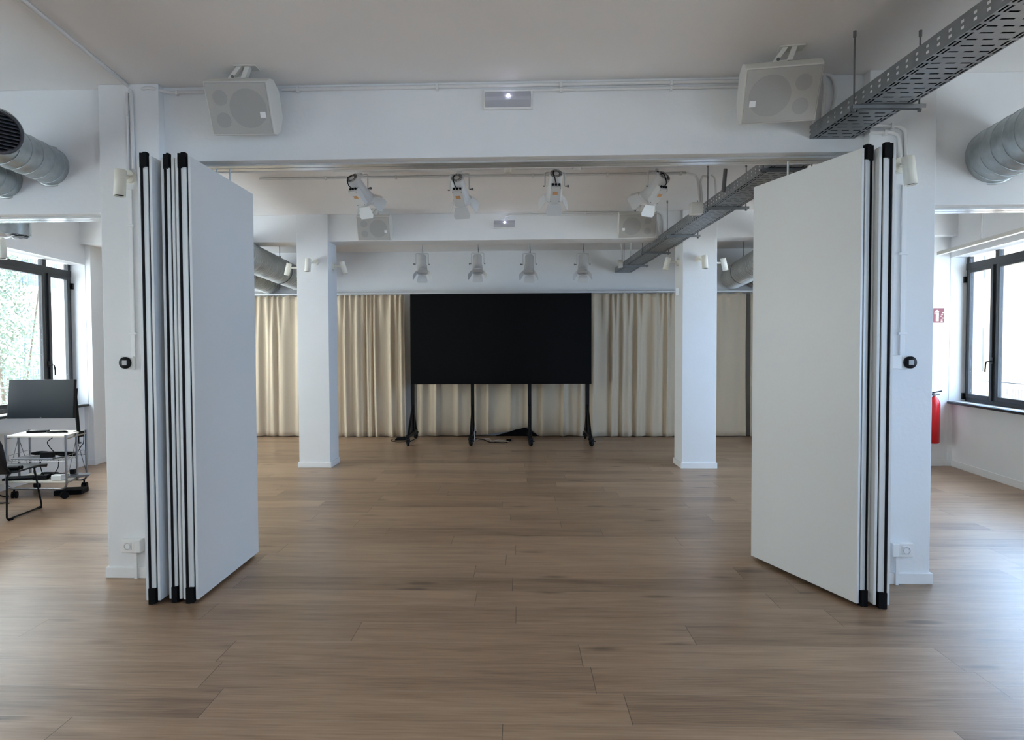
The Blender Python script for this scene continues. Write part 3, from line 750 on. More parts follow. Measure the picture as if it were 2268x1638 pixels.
def bundle(s0, s1, label, seed):
    """dark data cables laid side by side in the tray"""
    rd = random.Random(seed); m = MB()
    for i in range(19):
        c = .014 + i * (TW - .028) / 18; z = .010; pts = []
        s = s0
        while s < s1:
            pts.append(tP(s, min(TW - .013, max(.013, c + rd.uniform(-.004, .004))), z + rd.uniform(0, .004))); s += .25
        pts.append(tP(s1, c, z)); m.tube(pts, .0085, 6)
    tag(recenter(m.build('cable_bundle', M_blk)), label, 'cables')
def sOf(u, v, dz=-.01):
    q = atZ(u, v, ZT + dz); return (q - TL0).dot(TD)
tray(-4.6, 0, 'slotted grey steel cable tray running towards the near beam at upper right', [sOf(1980, 236), sOf(1980, 236) - 2.0], 0)
tray(YB1b - YB1 + .01, (Vector((0, YR, 0)).y - TL0.y) / TD.y - .02, 'slotted cable tray continuing beyond the near beam to the end wall', [sOf(1730, 375), sOf(1600, 460), sOf(1513, 522), sOf(1447, 560), sOf(1405, 588)], 0)

bundle(-4.5, -.02, 'bundle of dark cables lying in the near tray', 2)
bundle(YB1b - YB1 + .05, (YR - TL0.y) / TD.y - .06, 'bundle of dark cables lying in the far tray', 5)
# ------------------------------------------------------------------ ducts
def duct(end, d, length, r, m_, label, seam=.105, rods=(), name='air_duct', groove=True, n=48):
    """end at the wall; d points away from the wall along the duct"""
    end = Vector(end); d = Vector(d).normalized()
    t = thing(name, label, 'air duct', end)
    hr = .004 if seam > .1 else .009
    prof = [(0, r)]; s = seam * .6
    while s < length:
        if groove: prof += [(s - .004, r), (s - .003, r + hr), (s + .001, r + hr), (s + .002, r)]
        else: prof += [(s - seam * .5, r - .004), (s - seam * .2, r), (s, r + .001)]
        s += seam
    prof += [(length, r)]
    tube_ = MB(); pts_ = [p_ for p_ in prof]
    for i_ in range(len(pts_) - 1): tube_.lathe(end, d, pts_[i_:i_ + 2], n)
    tube_.lathe(end, d, [(length, r), (length, .001)], n); tube_.build('duct_tube', m_, t)
    k = MB().lathe(end, d, [(0.0, r + .012), (.004, r + .012), (.004, r)], n); k.build('wall_collar', m_, t)
    for s in rods:
        q = end + d * s
        rod = MB().cyl((q.x, q.y, q.z + r), (q.x, q.y, ZC - .002), .005, 8); rod.cyl((q.x, q.y, q.z + r + .03), (q.x, q.y, q.z + r + .042), .022, 10)
        ring = []
        side = d.cross(Vector((0, 0, 1))).normalized(); upv = side.cross(d).normalized()
        ring = [q + side * math.cos(2 * math.pi * i / 24) * (r + .006) + upv * math.sin(2 * math.pi * i / 24) * (r + .006) for i in range(24)]
        rod.tube(ring, .006, 6, closed=True); rod.build('duct_hanger', M_rod, t)
    return t
dl = -L.d; dr = -R.d
E1 = atY(114, 369, YB1); r1 = 41 / FPX * YB1
t = duct(E1, dl, 3.0, r1, M_galv, 'galvanised round duct entering the left header, with louvred branch', .11)
# branch with grille
bp = E1 + dl * .62; gdir = Vector((.80, -.58, -.05)).normalized(); gc = atY(-8, 291, 3.66)
bp = gc - gdir * .2
rb = .122
MB().lathe(bp, gdir, [(-.06, rb), (.19, rb), (.20, rb + .012), (.215, rb + .012), (.22, rb - .004)], 48).build('branch_duct', M_galv, t)
gm = MB(); gm.tube([gc + gdir * .016 + (Vector((0, 0, 1)) * math.sin(a_) + gdir.cross(Vector((0, 0, 1))).normalized() * math.cos(a_)) * (rb - .002) for a_ in [2 * math.pi * i / 40 for i in range(40)]], .010, 8, closed=True)
gs = gdir.cross(Vector((0, 0, 1))).normalized()
for i in range(-5, 6):
    z = i * .021; hw = math.sqrt(max(0, (rb - .008) ** 2 - z * z))
    if hw < .02: continue
    c = gc + gdir * .008 + Vector((0, 0, z)); A = c - gs * hw; Bq = c + gs * hw; dn = Vector((0, 0, -.010)) + gdir * .012
    gm.add([A, Bq, Bq + dn, A + dn, A + Vector((0, 0, .004)), Bq + Vector((0, 0, .004)), Bq + dn + Vector((0, 0, .004)), A + dn + Vector((0, 0, .004))], [(0, 1, 2, 3), (7, 6, 5, 4), (0, 4, 5, 1), (3, 2, 6, 7), (0, 3, 7, 4), (1, 5, 6, 2)])
gm.build('louvre_grille', M_lou, t)
MB().cyl(gc - gdir * .02, gc - gdir * .016, rb - .004, 40).build('grille_backing', M_blk, t)
E2 = atY(14, 399, YB1); duct(E2, dl, 3.0, 38 / FPX * YB1, M_galv, 'lower galvanised duct at the left edge below the louvred one', .11)
E3 = atY(2198, 346, YB1); duct(E3, dr, 3.4, 57 / FPX * YB1, M_galv, 'large galvanised duct entering the right header', .115)
# ducts continuing behind the headers
E4 = E1 + L.d * (YB1b - YB1); 
t4 = duct(E4 + L.d * 3.55, dl, 3.55, r1 * 1.0, M_flex, 'ribbed duct glimpsed behind the left header', .07, groove=True)
E5 = E3 + R.d * (YB1b - YB1); duct(E5 + R.d * 3.5, dr, 3.5, 57 / FPX * YB1 * .95, M_flex, 'ribbed duct glimpsed behind the right header', .12, groove=True)
# far bay ducts
E6 = atY(668, 622, YR); duct(atY(672, 623, YR), dl, YR - YB2b + .5, .19, M_flex, 'upper ribbed duct beyond the far left column', .075, rods=(.35, 1.55), groove=True)
duct(atY(598, 628, YR), dl, YR - YB2b + .5, .185, M_flex, 'lower ribbed duct beyond the far left column', .075, groove=True)
duct(atY(1622, 614, YR), dr, YR - YB2b + .5, .2, M_flex, 'ribbed duct beyond the far right column', .075, rods=(.9,), groove=True)
duct(atY(1674, 616, YR), dr, YR - YB2b + .5, .185, M_flex, 'second ribbed duct half hidden at far right', .075, groove=True)
# rectangular diffuser box at left window bay
p = atY(22, 508, 5.4)
t = thing('air_diffuser', 'square steel air diffuser hanging above the left window', 'air diffuser', (p.x, p.y, p.z - .07))
MB().cyl((p.x, p.y, p.z - .05), (p.x, p.y, p.z + .08), .15, 40).build('housing', M_galv, t)
m = MB()
for i in range(12):
    a_ = i * math.pi / 6; c, s = math.cos(a_), math.sin(a_)
    M = Matrix.Translation((p.x, p.y, p.z - .055)) @ Matrix.Rotation(a_, 4, 'Z') @ Matrix.Rotation(.5, 4, 'X'); m.box(.02, -.018, -.001, .13, .018, .001, M)
m.build('swirl_vanes', M_trim, t)
MB().cyl((p.x, p.y, p.z - .052), (p.x, p.y, p.z - .0505), .14, 40).build('vane_backing', M_lou, t)
MB().cyl((p.x, p.y, p.z + .08), (p.x, p.y, ZC), .02, 10).build('drop_pipe', M_galv, t)

# ------------------------------------------------------------------ cylinder spotlights
def spot(base, bdir, cyl_c, axis, L_, r, label, disc=.045):
    """base on the column, bdir = outward; cylinder centre and axis (pointing down/open end)"""
    base = Vector(base); bdir = Vector(bdir).normalized(); cyl_c = Vector(cyl_c); ax = Vector(axis).normalized()
    t = thing('spotlight', label, 'spotlight', base, group='cream cylinder spotlights on the columns')
    MB().cyl(base, base + bdir * .03, disc, 28).build('mounting_disc', M_lamp, t, bevel=.003)
    MB().tube([base + bdir * .02, cyl_c - ax * L_ * .12], .012, 10).build('arm', M_lamp, t)
    p = cyl_c - ax * L_ / 2; q = cyl_c + ax * L_ / 2
    MB().lathe(p, ax, [(0, .001), (0.001, r * .96), (.005, r), (L_, r), (L_, r * .9), (L_ - .02, r * .88)], 32).build('lamp_housing', M_lamp, t)
    MB().cyl(q - ax * .012, q - ax * .010, r * .89, 28).build('lens', M_blk, t)
def sp_col(u, v, Ycol, du, label, Lpx, rpx, lean=0, off=.10, out=(0, -1, 0)):
    pass
Yc1 = 4.30
q = atY(266, 405, Yc1 - .13); spot(atY(288, 393, Yc1), (0, -1, 0), q, (.0, -.10, -1), .175, .036, 'cream cylinder spotlight on the near left column')
q = atY(2014, 378, Yc1 - .13); spot(atY(1990, 368, Yc1), (0, -1, 0), q, (.09, -.06, -1), .18, .037, 'cream cylinder spotlight on the near right column', .05)
Y2 = YB2 - .05
q = atY(682, 587, Y2 - .13); spot(atY(700, 580, Y2), (0, -1, 0), q, (-.03, -.15, -1), .17, .038, 'cream spotlight on the front of the far left column', .04)
q = atY(1561, 580, Y2 - .13); spot(atY(1547, 574, Y2), (0, -1, 0), q, (.03, -.12, -1), .17, .038, 'cream spotlight on the front of the far right column', .04)
q = atY(761, 593, Y2 + .2); spot((c2[1], Y2 + .2, q.z + .02), (1, 0, 0), q, (.27, -.0, -1), .165, .036, 'tilted spotlight on the inner side of the far left column', .045)
q = atY(1477, 584, Y2 + .2); spot((c2[2], Y2 + .2, q.z + .02), (-1, 0, 0), q, (-.27, -.0, -1), .165, .036, 'tilted spotlight on the inner side of the far right column', .045)
q = atY(638, 596, Y2 + .2); spot((c2[0], Y2 + .2, q.z + .02), (-1, 0, 0), q, (-.3, .12, -1), .165, .036, 'tilted spotlight on the outer side of the far left column', .03)
q = atY(1604, 585, Y2 + .2); spot((c2[3], Y2 + .2, q.z + .02), (1, 0, 0), q, (.27, .12, -1), .165, .036, 'tilted spotlight on the outer side of the far right column', .03)
q = L.hit(6, 553, -.25); qq = L.P(L.s(6.15), -.28, 2.5)
q = atY(5, 552, 6.0); spot((q.x - .0, q.y, ZC), (0, 0, -1), q, (.12, -.1, -1), .18, .037, 'spotlight cut by the left edge above the window', .03)

# ------------------------------------------------------------------ stage lights
def stage_light(loc, yaw, tilt, label, group, bright=True, drop=.0):
    """loc = pivot; local forward is +Y, tilt lowers the nose"""
    r = thing('stage_light', label, 'stage light', loc, yaw, group, world=False)
    T = Matrix.Rotation(-tilt, 4, 'X'); O = (0, 0, 0)
    MB().lathe((0, -.15, 0), (0, 1, 0), [(0, .001), (.001, .064), (.012, .068), (.16, .068), (.19, .078), (.275, .080), (.278, .090), (.30, .090), (.30, .080), (.27, .075)], 32).xf(T).build('body', M_fix, r, off=O)
    # rear fan grille: radial slots
    g = MB()
    for i in range(22):
        a_ = 2 * math.pi * i / 22; M = Matrix.Rotation(a_, 4, 'Y'); g.box(.028, -.1525, -.0022, .058, -.1495, .0022, M)
    g.xf(T).build('fan_grille', M_lou, r, off=O)
    MB().cyl((0, .10, 0), (0, .104, 0), .074, 28).xf(T).build('lens', M_scr, r, off=O)
    # control box under the body
    cb = MB().box(-.052, -.075, -.108, .052, .115, -.045).xf(T).build('control_box', M_fix, r, off=O, bevel=.004)
    MB().box(-.026, -.015, -.1092, .022, .02, -.1075).xf(T).build('rating_label', M_org, cb, off=O)
    s = MB()
    for x in (-.042, .042):
        for y in (-.062, .10): s.cyl((x, y, -.110), (x, y, -.107), .0045, 8)
    s.xf(T).build('screw', M_rod, cb, off=O)
    c = MB()
    for x in (-.03, .0, .032): c.cyl((x, -.088, -.078), (x, -.068, -.078), .011, 10)
    c.xf(T).build('connector', M_blk, cb, off=O)
    # barn doors: four flaps
    for k in range(4):
        a_ = k * math.pi / 2; ln = .115; w0, w1 = .062, .085
        fl_ = MB(); M = Matrix.Translation((0, .152, 0)) @ Matrix.Rotation(a_, 4, 'Y') @ Matrix.Translation((0, 0, .088)) @ Matrix.Rotation(.55, 4, 'X')
        fl_.prism([(-w0, 0, 0), (w0, 0, 0), (w1, ln * .75, 0), (w1 * .82, ln, 0), (-w1 * .82, ln, 0), (-w1, ln * .75, 0)], (0, 0, .002), M)
        fl_.xf(T).build('barn_door', M_fix, r, off=O)
    # yoke
    hgt = ZC - loc[2] - drop
    y = MB().tube(fillet([(-.098, 0, 0), (-.098, 0, min(.17, hgt * .8)), (.098, 0, min(.17, hgt * .8)), (.098, 0, 0)], .02), .007, 6)
    y.cyl((0, 0, min(.17, hgt * .8)), (0, 0, hgt - .03), .008, 8)
    y.box(-.02, -.02, hgt - .035, .02, .02, hgt - .012)
    y.build('yoke', M_fix, r, off=O)
    kn = MB().cyl((.1, 0, 0), (.125, 0, 0), .006, 8).cyl((.122, 0, 0), (.138, 0, 0), .012, 10).cyl((-.1, 0, 0), (-.12, 0, 0), .006, 8); kn.build('tilt_knob', M_rod, r, off=O)
    cbp = [T @ Vector((-.0, -.088, -.078)), T @ Vector((-.012, -.135, -.085)), T @ Vector((-.03, -.172, -.02)), Vector((-.02, -.09, .12)), Vector((.0, -.02, hgt - .04))]
    MB().tube(cr_spline(cbp, 6), .0045, 6).build('supply_cable', M_blk, r, off=O)
    return r
YL = 6.45
GF = 'white stage lights in the near row'; GR = 'white stage lights in the far row'
for u, v, yw, tl, lb in ((797, 420, -.42, .62, 'near-row stage light turned to the right, first from left'), (1018, 420, -.14, .62, 'near-row stage light with dark cables, second from left'),
                     (1229, 412, .05, .66, 'near-row stage light aimed straight ahead, third from left'), (1452, 415, .55, .60, 'near-row stage light turned left with tangled cables')):
    stage_light(atY(u, v, YL), yw, tl, lb, GF, drop=.012)
YL2 = 10.25
for u, v, yw, lb in ((935, 585, math.pi + .18, 'far-row stage light nearest the left column'), (1058, 584, math.pi + .03, 'far-row stage light above the screen, left of middle'),
                 (1172, 585, math.pi - .10, 'far-row stage light above the screen, right of middle'), (1291, 585, math.pi - .14, 'far-row stage light above the screen right edge')):
    stage_light(atY(u, v, YL2), yw, 1.12, lb, GR, drop=.012)
tag(recenter(MB().box(atY(740, 400, YL).x, YL - .016, ZC - .014, atY(1530, 400, YL).x, YL + .016, ZC - .0005).build('lighting_rail', M_trim)), 'white ceiling rail holding the near row of stage lights', 'lighting rail')
tag(recenter(MB().box(atY(860, 560, YL2).x, YL2 - .016, ZC - .014, atY(1350, 560, YL2).x, YL2 + .016, ZC - .0005).build('lighting_rail', M_trim)), 'white ceiling rail holding the far row of stage lights', 'lighting rail')

# ceiling devices
p = atZ(1145, 535, ZC); p = Vector((p.x, 9.9, ZC)); p.x = atY(1145, 537, 9.9).x
t = thing('ceiling_lamp', 'round ceiling lamp with dark ring above the screen', 'ceiling lamp', (p.x, p.y, ZC - .085))
MB().lathe((p.x, p.y, ZC), (0, 0, -1), [(0, .12), (.02, .125), (.035, .125)], 36).build('lamp_ring', M_win, t)
MB().lathe((p.x, p.y, ZC - .035), (0, 0, -1), [(0, .125), (.02, .115), (.04, .07), (.048, .0)], 36).build('diffuser', M_difl, t)
p = atY(1127, 378, 6.9); 
t = thing('motion_sensor', 'beige ceiling motion sensor between the near stage lights', 'sensor', (p.x, 6.3, ZC - .1))
MB().box(p.x - .075, 6.25, ZC - .04, p.x + .075, 6.35, ZC).build('sensor_base', M_lamp, t, bevel=.004)
MB().cyl((p.x, 6.3, ZC - .085), (p.x, 6.3, ZC - .04), .04, 24).build('sensor_head', M_lamp, t, bevel=.006)
p = atY(1278, 384, 6.3)
t = thing('smoke_detector', 'white smoke detector right of the third stage light', 'smoke detector', (p.x, 6.3, ZC - .07))
MB().lathe((p.x, 6.3, ZC), (0, 0, -1), [(0, .052), (.02, .052), (.045, .042), (.065, .038), (.065, .0)], 30).build('housing', M_whp, t)
MB().lathe((p.x, 6.3, ZC - .046), (0, 0, -1), [(0, .0435), (.005, .0425)], 30).build('vent_slot', M_rod, t)
p = atY(790, 543, 9.3)
t = thing('smoke_detector', 'small white detector near the inner side of the far left column', 'smoke detector', (p.x, 9.3, ZC - .05))
MB().lathe((p.x, 9.3, ZC), (0, 0, -1), [(0, .07), (.012, .07), (.03, .05), (.045, .045), (.045, 0)], 30).build('housing', M_whp, t)
p = atY(1115, 542, 10.0)
tag(recenter(MB().cyl((p.x, 9.7, ZC - .035), (p.x, 9.7, ZC), .045, 24).build('smoke_detector', M_whp, bevel=.006)), 'small white detector left of the round ceiling lamp', 'smoke detector')

# ------------------------------------------------------------------ thermostats and sockets
def thermostat(u, v, label, side):
    Y = 4.30; c = atY(u, v, Y); w = 24 / FPX * Y
    t = thing('thermostat', label, 'thermostat', (c.x, Y, c.z - w / 2))
    ox = c.x + side * w * .12
    MB().box(ox - w * .62, Y - .022, c.z - w * .62, ox + w * .62, Y, c.z + w * .62).build('wall_box', M_whp, t, bevel=.004)
    MB().lathe((c.x, Y - .022, c.z), (0, -1, 0), [(0, w * .55), (.014, w * .55), (.018, w * .5), (.018, 0)], 36).build('dial', M_bmet, t)
    MB().box(c.x - w * .2, Y - .0415, c.z - w * .22, c.x + w * .24, Y - .040, c.z + w * .22).build('display', M_dial_refl, t)  # pale square on the black dial: a reflection put in as colour
thermostat(283, 803, 'round black thermostat on the near left column', 1)
thermostat(2010, 802, 'round black thermostat on the near right column', -1)
p = atY(1984, 801, 4.30); tag(recenter(MB().box(p.x - .05, 4.255, p.z - .045, p.x + .012, 4.30, p.z + .045).build('junction_box', M_whp, bevel=.004)), 'white box left of the right thermostat', 'junction box')
def socket(u, v, label, side):
    Y = 4.30; c = atY(u, v, Y); w = .046
    t = thing('wall_socket', label, 'wall socket', (c.x, Y, c.z - w))
    MB().box(c.x - w, Y - .042, c.z - w, c.x + w, Y, c.z + w).build('socket_box', M_whp, t, bevel=.005)
    m = MB(); x0 = c.x + (side * w if side > 0 else side * (w + .045)); m.box(x0, Y - .05, c.z - w * .95, x0 + .045, Y, c.z + w * 1.0).build('side_box', M_whp, t, bevel=.005)
    f = MB().box(c.x - .027, Y - .047, c.z - .027, c.x + .027, Y - .041, c.z + .027).build('face_plate', M_trim, t, bevel=.002)
    MB().lathe((c.x, Y - .049, c.z), (0, 1, 0), [(0, .022), (.0, .020), (.006, .019), (.006, 0)], 28).build('socket_well', M_grl, f)
    MB().cyl((c.x - .009, Y - .046, c.z), (c.x - .009, Y - .0425, c.z), .003, 8).cyl((c.x + .009, Y - .046, c.z), (c.x + .009, Y - .0425, c.z), .003, 8).build('pin_hole', M_blk, f)
socket(291, 1205, 'white wall socket low on the near left column', 1)
socket(1999, 1214, 'white wall socket low on the near right column', -1)

# ------------------------------------------------------------------ fire sign and extinguisher on the right pilaster
yp = R.P(rt_far, 0, 0).y
# the pilaster end face looks to the camera; place both on it
pf_n = -R.d; pf_p = R.P(rt_far + .005, 0, 0)
def onPil(u, v): return onp(u, v, pf_p, R.d)
# sign hangs from the cross wall just behind
q0 = onp(2071, 682, pf_p, R.d); q1 = onp(2091, 714, pf_p, R.d)
print('sign', q0, q1, 'pilaster inner', R.P(rt_far, -.07, 0))
sp = (q0 + q1) / 2
wS = .20; hS = .20
xs = q1.x
ys = R.P(rt_far + .005, 0, 0).y
# widen the pilaster inward so that it carries sign and extinguisher
xin = atY(2050, 800, ys).x
m = MB().box(xin, ys, 0, R.P(rt_far, -.07, 0).x + .03, ys + .5, ZC)
struct(m.build('wall_return_right', M_wall), 'short white wall return carrying the fire sign', 'wall')
m = MB().box(xin, ys - .014, 0, R.P(rt_far, -.07, 0).x + .0, ys - .001, .085)
struct(m.build('baseboard_return_right', M_trim), 'white baseboard on the short wall return', 'baseboard')
a = atY(2062, 682, ys - .006); b = atY(2091, 714, ys - .006)
t = thing('fire_sign', 'red fire extinguisher sign beside the right column', 'sign', ((a.x + b.x) / 2, ys - .006, b.z))
MB().box(a.x, ys - .005, b.z, b.x, ys - .001, a.z).build('sign_plate', M_sred, t)
def sg(u0_, v0_, u1_, v1_, m): 
    A = atY(u0_, v0_, ys - .006); Bq = atY(u1_, v1_, ys - .006); m.box(A.x, ys - .0065, Bq.z, Bq.x, ys - .005, A.z)
m = MB(); sg(2073, 692, 2079, 711, m); sg(2073, 686, 2078, 689, m); sg(2071, 689, 2080, 690.5, m); sg(2070, 690, 2071.5, 696, m)
for i, (x, y) in enumerate(((2084, 709), (2086, 705), (2083, 701), (2085, 697), (2087, 693), (2084, 712))): sg(x, y - 2, x + 3.5, y, m)
m.build('pictogram', M_lum, t)
cx_ = atY(2068.5, 930, ys - .09).x; zb_ = atY(2068, 981, ys - .09).z; ztp = atY(2068, 878, ys - .09).z; re = .068
t = thing('fire_extinguisher', 'red fire extinguisher hanging beside the right column', 'fire extinguisher', (cx_, ys - .09, zb_))
hh = ztp - zb_
MB().lathe((cx_, ys - .09, zb_), (0, 0, 1), [(0, .001), (.0, re * .8), (.015, re), (hh * .84, re), (hh * .93, re * .75), (hh, re * .3), (hh + .01, .02)], 32).build('cylinder_body', M_red, t)
MB().cyl((cx_, ys - .09, zb_ + hh), (cx_, ys - .09, zb_ + hh + .045), .018, 14).cyl((cx_, ys - .09, zb_ + hh + .03), (cx_ + .06, ys - .10, zb_ + hh + .035), .011, 10).build('valve', M_silv, t)
MB().tube([(cx_ - .03, ys - .09, zb_ + hh + .05), (cx_ + .09, ys - .10, zb_ + hh + .075)], .008, 8).build('carry_handle', M_bmet, t)
MB().tube(cr_spline([(cx_ - .02, ys - .09, zb_ + hh + .03), (cx_ - .09, ys - .09, zb_ + hh - .02), (cx_ - .085, ys - .09, zb_ + hh * .5), (cx_ - .08, ys - .09, zb_ + hh * .25)]), .010, 8).build('hose', M_blk, t)
MB().box(cx_ - .02, ys - .03, zb_ + hh * .7, cx_ + .02, ys - .001, zb_ + hh * .95).build('wall_hook', M_rod, t)

# ------------------------------------------------------------------ long pendant rail above the right window
A = atY(2080, 561, 8.3); Bp = onp(2268, 525, A, Vector((1, -R.d.x / R.d.y, 0)).normalized())
Bp = A + (-R.d) * 3.4; 
t = thing('linear_pendant', 'long grey linear pendant rail hanging above the right window', 'linear light', A)
v = (Bp - A)
def lp(s, o, z): return A + (-R.d) * s + R.n * o + Vector((0, 0, z))
m = MB(); m.add([lp(s, o, z) for z in (-.02, .02) for o in (-.025, .025) for s in (0, 3.4)], [(0, 2, 3, 1), (4, 5, 7, 6), (0, 1, 5, 4), (2, 6, 7, 3), (0, 4, 6, 2), (1, 3, 7, 5)])
m.build('rail_body', M_spk, t)
for s0 in (.15, .95, 1.75, 2.55):
    m = MB(); m.add([lp(s, o, z) for z in (-.022, -.02) for o in (-.012, .012) for s in (s0, s0 + .6)], [(0, 2, 3, 1), (4, 5, 7, 6), (0, 1, 5, 4), (2, 6, 7, 3), (0, 4, 6, 2), (1, 3, 7, 5)])
    m.build('light_strip', M_trim, t)
for s0 in (.9, 2.6):
    q = lp(s0, 0, .02); MB().cyl(q, (q.x, q.y, ZC - .001), .006, 8).cyl((q.x, q.y, q.z), (q.x, q.y, q.z + .02), .014, 10).build('suspension_rod', M_spk, t)

# ------------------------------------------------------------------ wheeled cart with monitor
f1 = atZ(12, 1103, .03); CY0 = 6.62; CY1 = 7.10
X0 = atY(13, 1000, CY0).x; X1 = atY(146, 1000, CY0).x; zt_ = atY(146, 965, CY0).z
print('cart', X0, X1, zt_)
X1r = atY(191, 1000, CY1).x; X0r = atY(62, 1000, CY1).x
cart = thing('equipment_cart', 'steel tube cart with wooden shelves holding a monitor', 'cart', ((X0 + X1) / 2, (CY0 + CY1) / 2, 0))
def cP(s, d, z):
    """s 0..1 across, d 0..1 depth"""
    return Vector((X0 + (X1 - X0) * s + (X1r - X1) * d, CY0 + (CY1 - CY0) * d, z))
zb_c = .105
for d in (0, 1):
    pts = fillet([cP(0, d, zt_ + .01), cP(0, d, zb_c), cP(1, d, zb_c), cP(1, d, zt_ + .01)], .07, 6)
    MB().tube(pts, .0115, 10).build('tube_frame', M_chr, cart)
for s in (0, 1):
    MB().tube([cP(s, .52, .16), cP(s, .52, zt_)], .0115, 10).build('middle_post', M_chr, cart)
    MB().tube([cP(s, 0, .17), cP(s, 1, .17)], .009, 8).tube([cP(s, 0, zt_ - .03), cP(s, 1, zt_ - .03)], .009, 8).build('side_bar', M_chr, cart)
    MB().tube([cP(s, .0, .17), cP(s, .52, zt_ - .05)], .003, 6).tube([cP(s, 1, .17), cP(s, .52, zt_ - .05)], .003, 6).build('brace_wire', M_rod, cart)
def shelf(z, d0, d1, m_, nm, th=.02, s0=.02, s1=.98):
    p = [cP(s0, d0, z), cP(s1, d0, z), cP(s1, d1, z), cP(s0, d1, z)]
    return MB().prism(p, (0, 0, th)).build(nm, m_, cart, bevel=.003)
shelf(zt_ - .018, .0, 1, M_brch, 'top_board'); shelf(.165, .0, 1, M_brch, 'lower_shelf')
# wire middle shelf
m = MB(); zm = .40
for k in range(19): m.tube([cP(.02 + .96 * k / 18, .05, zm), cP(.02 + .96 * k / 18, .95, zm)], .0022, 5)
for d in (.05, .5, .95): m.tube([cP(0.0, d, zm - .005), cP(1, d, zm - .005)], .004, 6)
for s in (.02, .98): m.tube([cP(s, .05, zm), cP(s, .05, zm + .05), cP(s, .95, zm + .05), cP(s, .95, zm)], .003, 6)
m.build('wire_shelf', M_chr, cart)
for s, d, a_ in ((.12, 0, .4), (.93, 0, -.7), (.12, 1, 1.0), (.95, 1, .3)):
    q = cP(s, d, 0); M = Matrix.Translation(q) @ Matrix.Rotation(a_, 4, 'Z'); c = MB()
    for x in (-.016, .016): c.cyl(M @ Vector((x - .009, .015, .038)), M @ Vector((x + .009, .015, .038)), .038, 18)
    c.cyl(M @ Vector((0, 0, .05)), M @ Vector((0, 0, .1)), .009, 8); c.box(-.02, -.012, .055, .02, .02, .072, M)
    c.build('caster', M_blk, cart)
# monitor and arm
Ym = 6.80
mt = thing('computer_monitor', 'black flat monitor clamped to the cart on a slanted arm', 'monitor', cP(.93, .9, zt_))
P_ = [atY(20, 841, Ym), atY(165.5, 840, Ym), atY(162.5, 926, Ym), atY(15, 927, Ym)]
cen = sum(P_, Vector()) / 4
MB().prism(P_, (0, .035, .0)).build('monitor_shell', M_bmet, mt, bevel=.003)
ins = [cen + (p - cen) * k for p, k in zip(P_, (.985, .985, .985, .985))]; ins = [p + Vector((0, -.0015, .003)) for p in ins]
MB().prism(ins, (0, .001, 0)).build('monitor_screen', M_scr, mt)
q = atY(90, 924, Ym - .003); MB().box(q.x - .008, Ym - .003, q.z - .003, q.x + .008, Ym, q.z + .003).build('maker_mark', M_rod, mt)
apt = [atY(168, 860, Ym + .1), atY(167, 880, Ym + .12), atY(174, 955, Ym + .2)]
MB().tube(apt, .019, 10).build('monitor_arm', M_bmet, mt)
MB().tube([cen + Vector((.08, .05, 0)), apt[1] + Vector((0, 0, 0))], .016, 8).build('tilt_joint', M_bmet, mt)
bq = apt[2]; MB().box(bq.x - .03, bq.y - .04, zt_ - .06, bq.x + .035, bq.y + .04, zt_ + .006).cyl((bq.x, bq.y, zt_ - .13), (bq.x, bq.y, zt_ - .05), .007, 8).cyl((bq.x, bq.y, zt_ - .135), (bq.x, bq.y, zt_ - .12), .025, 12).build('clamp', M_bmet, mt)
# items on the cart
def item(mb_, name, m_, label, cat, bevel=.003): return tag(recenter(mb_.build(name, m_, bevel=bevel)), label, cat)
zt2 = zt_ + .003
def onbox(s, d, z, w, dp, h, rz):
    q = cP(s, d, z); M = Matrix.Translation(q) @ Matrix.Rotation(rz, 4, 'Z'); return MB().box(-w / 2, -dp / 2, 0, w / 2, dp / 2, h, M)
item(onbox(.33, .55, zt2, .20, .07, .022, .35), 'remote_control', M_blk, 'black remote on the cart top board', 'remote control')
item(onbox(.12, .45, zt2, .09, .07, .004, .3), 'paper_card', M_whp, 'small white card at the left end of the cart top', 'card', 0)
item(onbox(.58, .3, zm + .004, .12, .07, .07, .2), 'power_adapter', M_bmet, 'black power adapter block on the wire shelf', 'power adapter')
item(onbox(.42, .3, zm + .004, .44, .2, .014, .05), 'laptop_computer', M_silv, 'closed silver laptop on the wire shelf', 'laptop')
item(onbox(.2, .25, .187, .36, .16, .022, .32), 'keyboard', M_blk, 'black keyboard on the lower cart shelf', 'keyboard')
item(onbox(.82, .12, .187, .11, .08, .06, .1), 'charger_box', M_whp, 'white box at the front of the lower shelf', 'box', .01)
item(onbox(.93, .55, .187, .3, .14, .02, .5), 'keyboard', M_silv, 'silver keyboard sticking out at the right of the lower shelf', 'keyboard')
item(onbox(.9, .6, .211, .05, .05, .05, .2), 'webcam', M_bmet, 'small black camera on the silver keyboard', 'camera')
item(onbox(.88, .55, .0, .27, .2, .05, .25), 'media_box', M_blk, 'black box on the floor beneath the cart', 'box')
item(onbox(.72, .75, zm + .004, .26, .05, .04, -.15), 'power_strip', M_bmet, 'black power strip at the back of the wire shelf', 'power strip')
item(onbox(.5, .2, .187, .13, .09, .045, .3), 'power_adapter', M_bmet, 'black adapter in the middle of the lower shelf', 'power adapter')
rnd = random.Random(3)
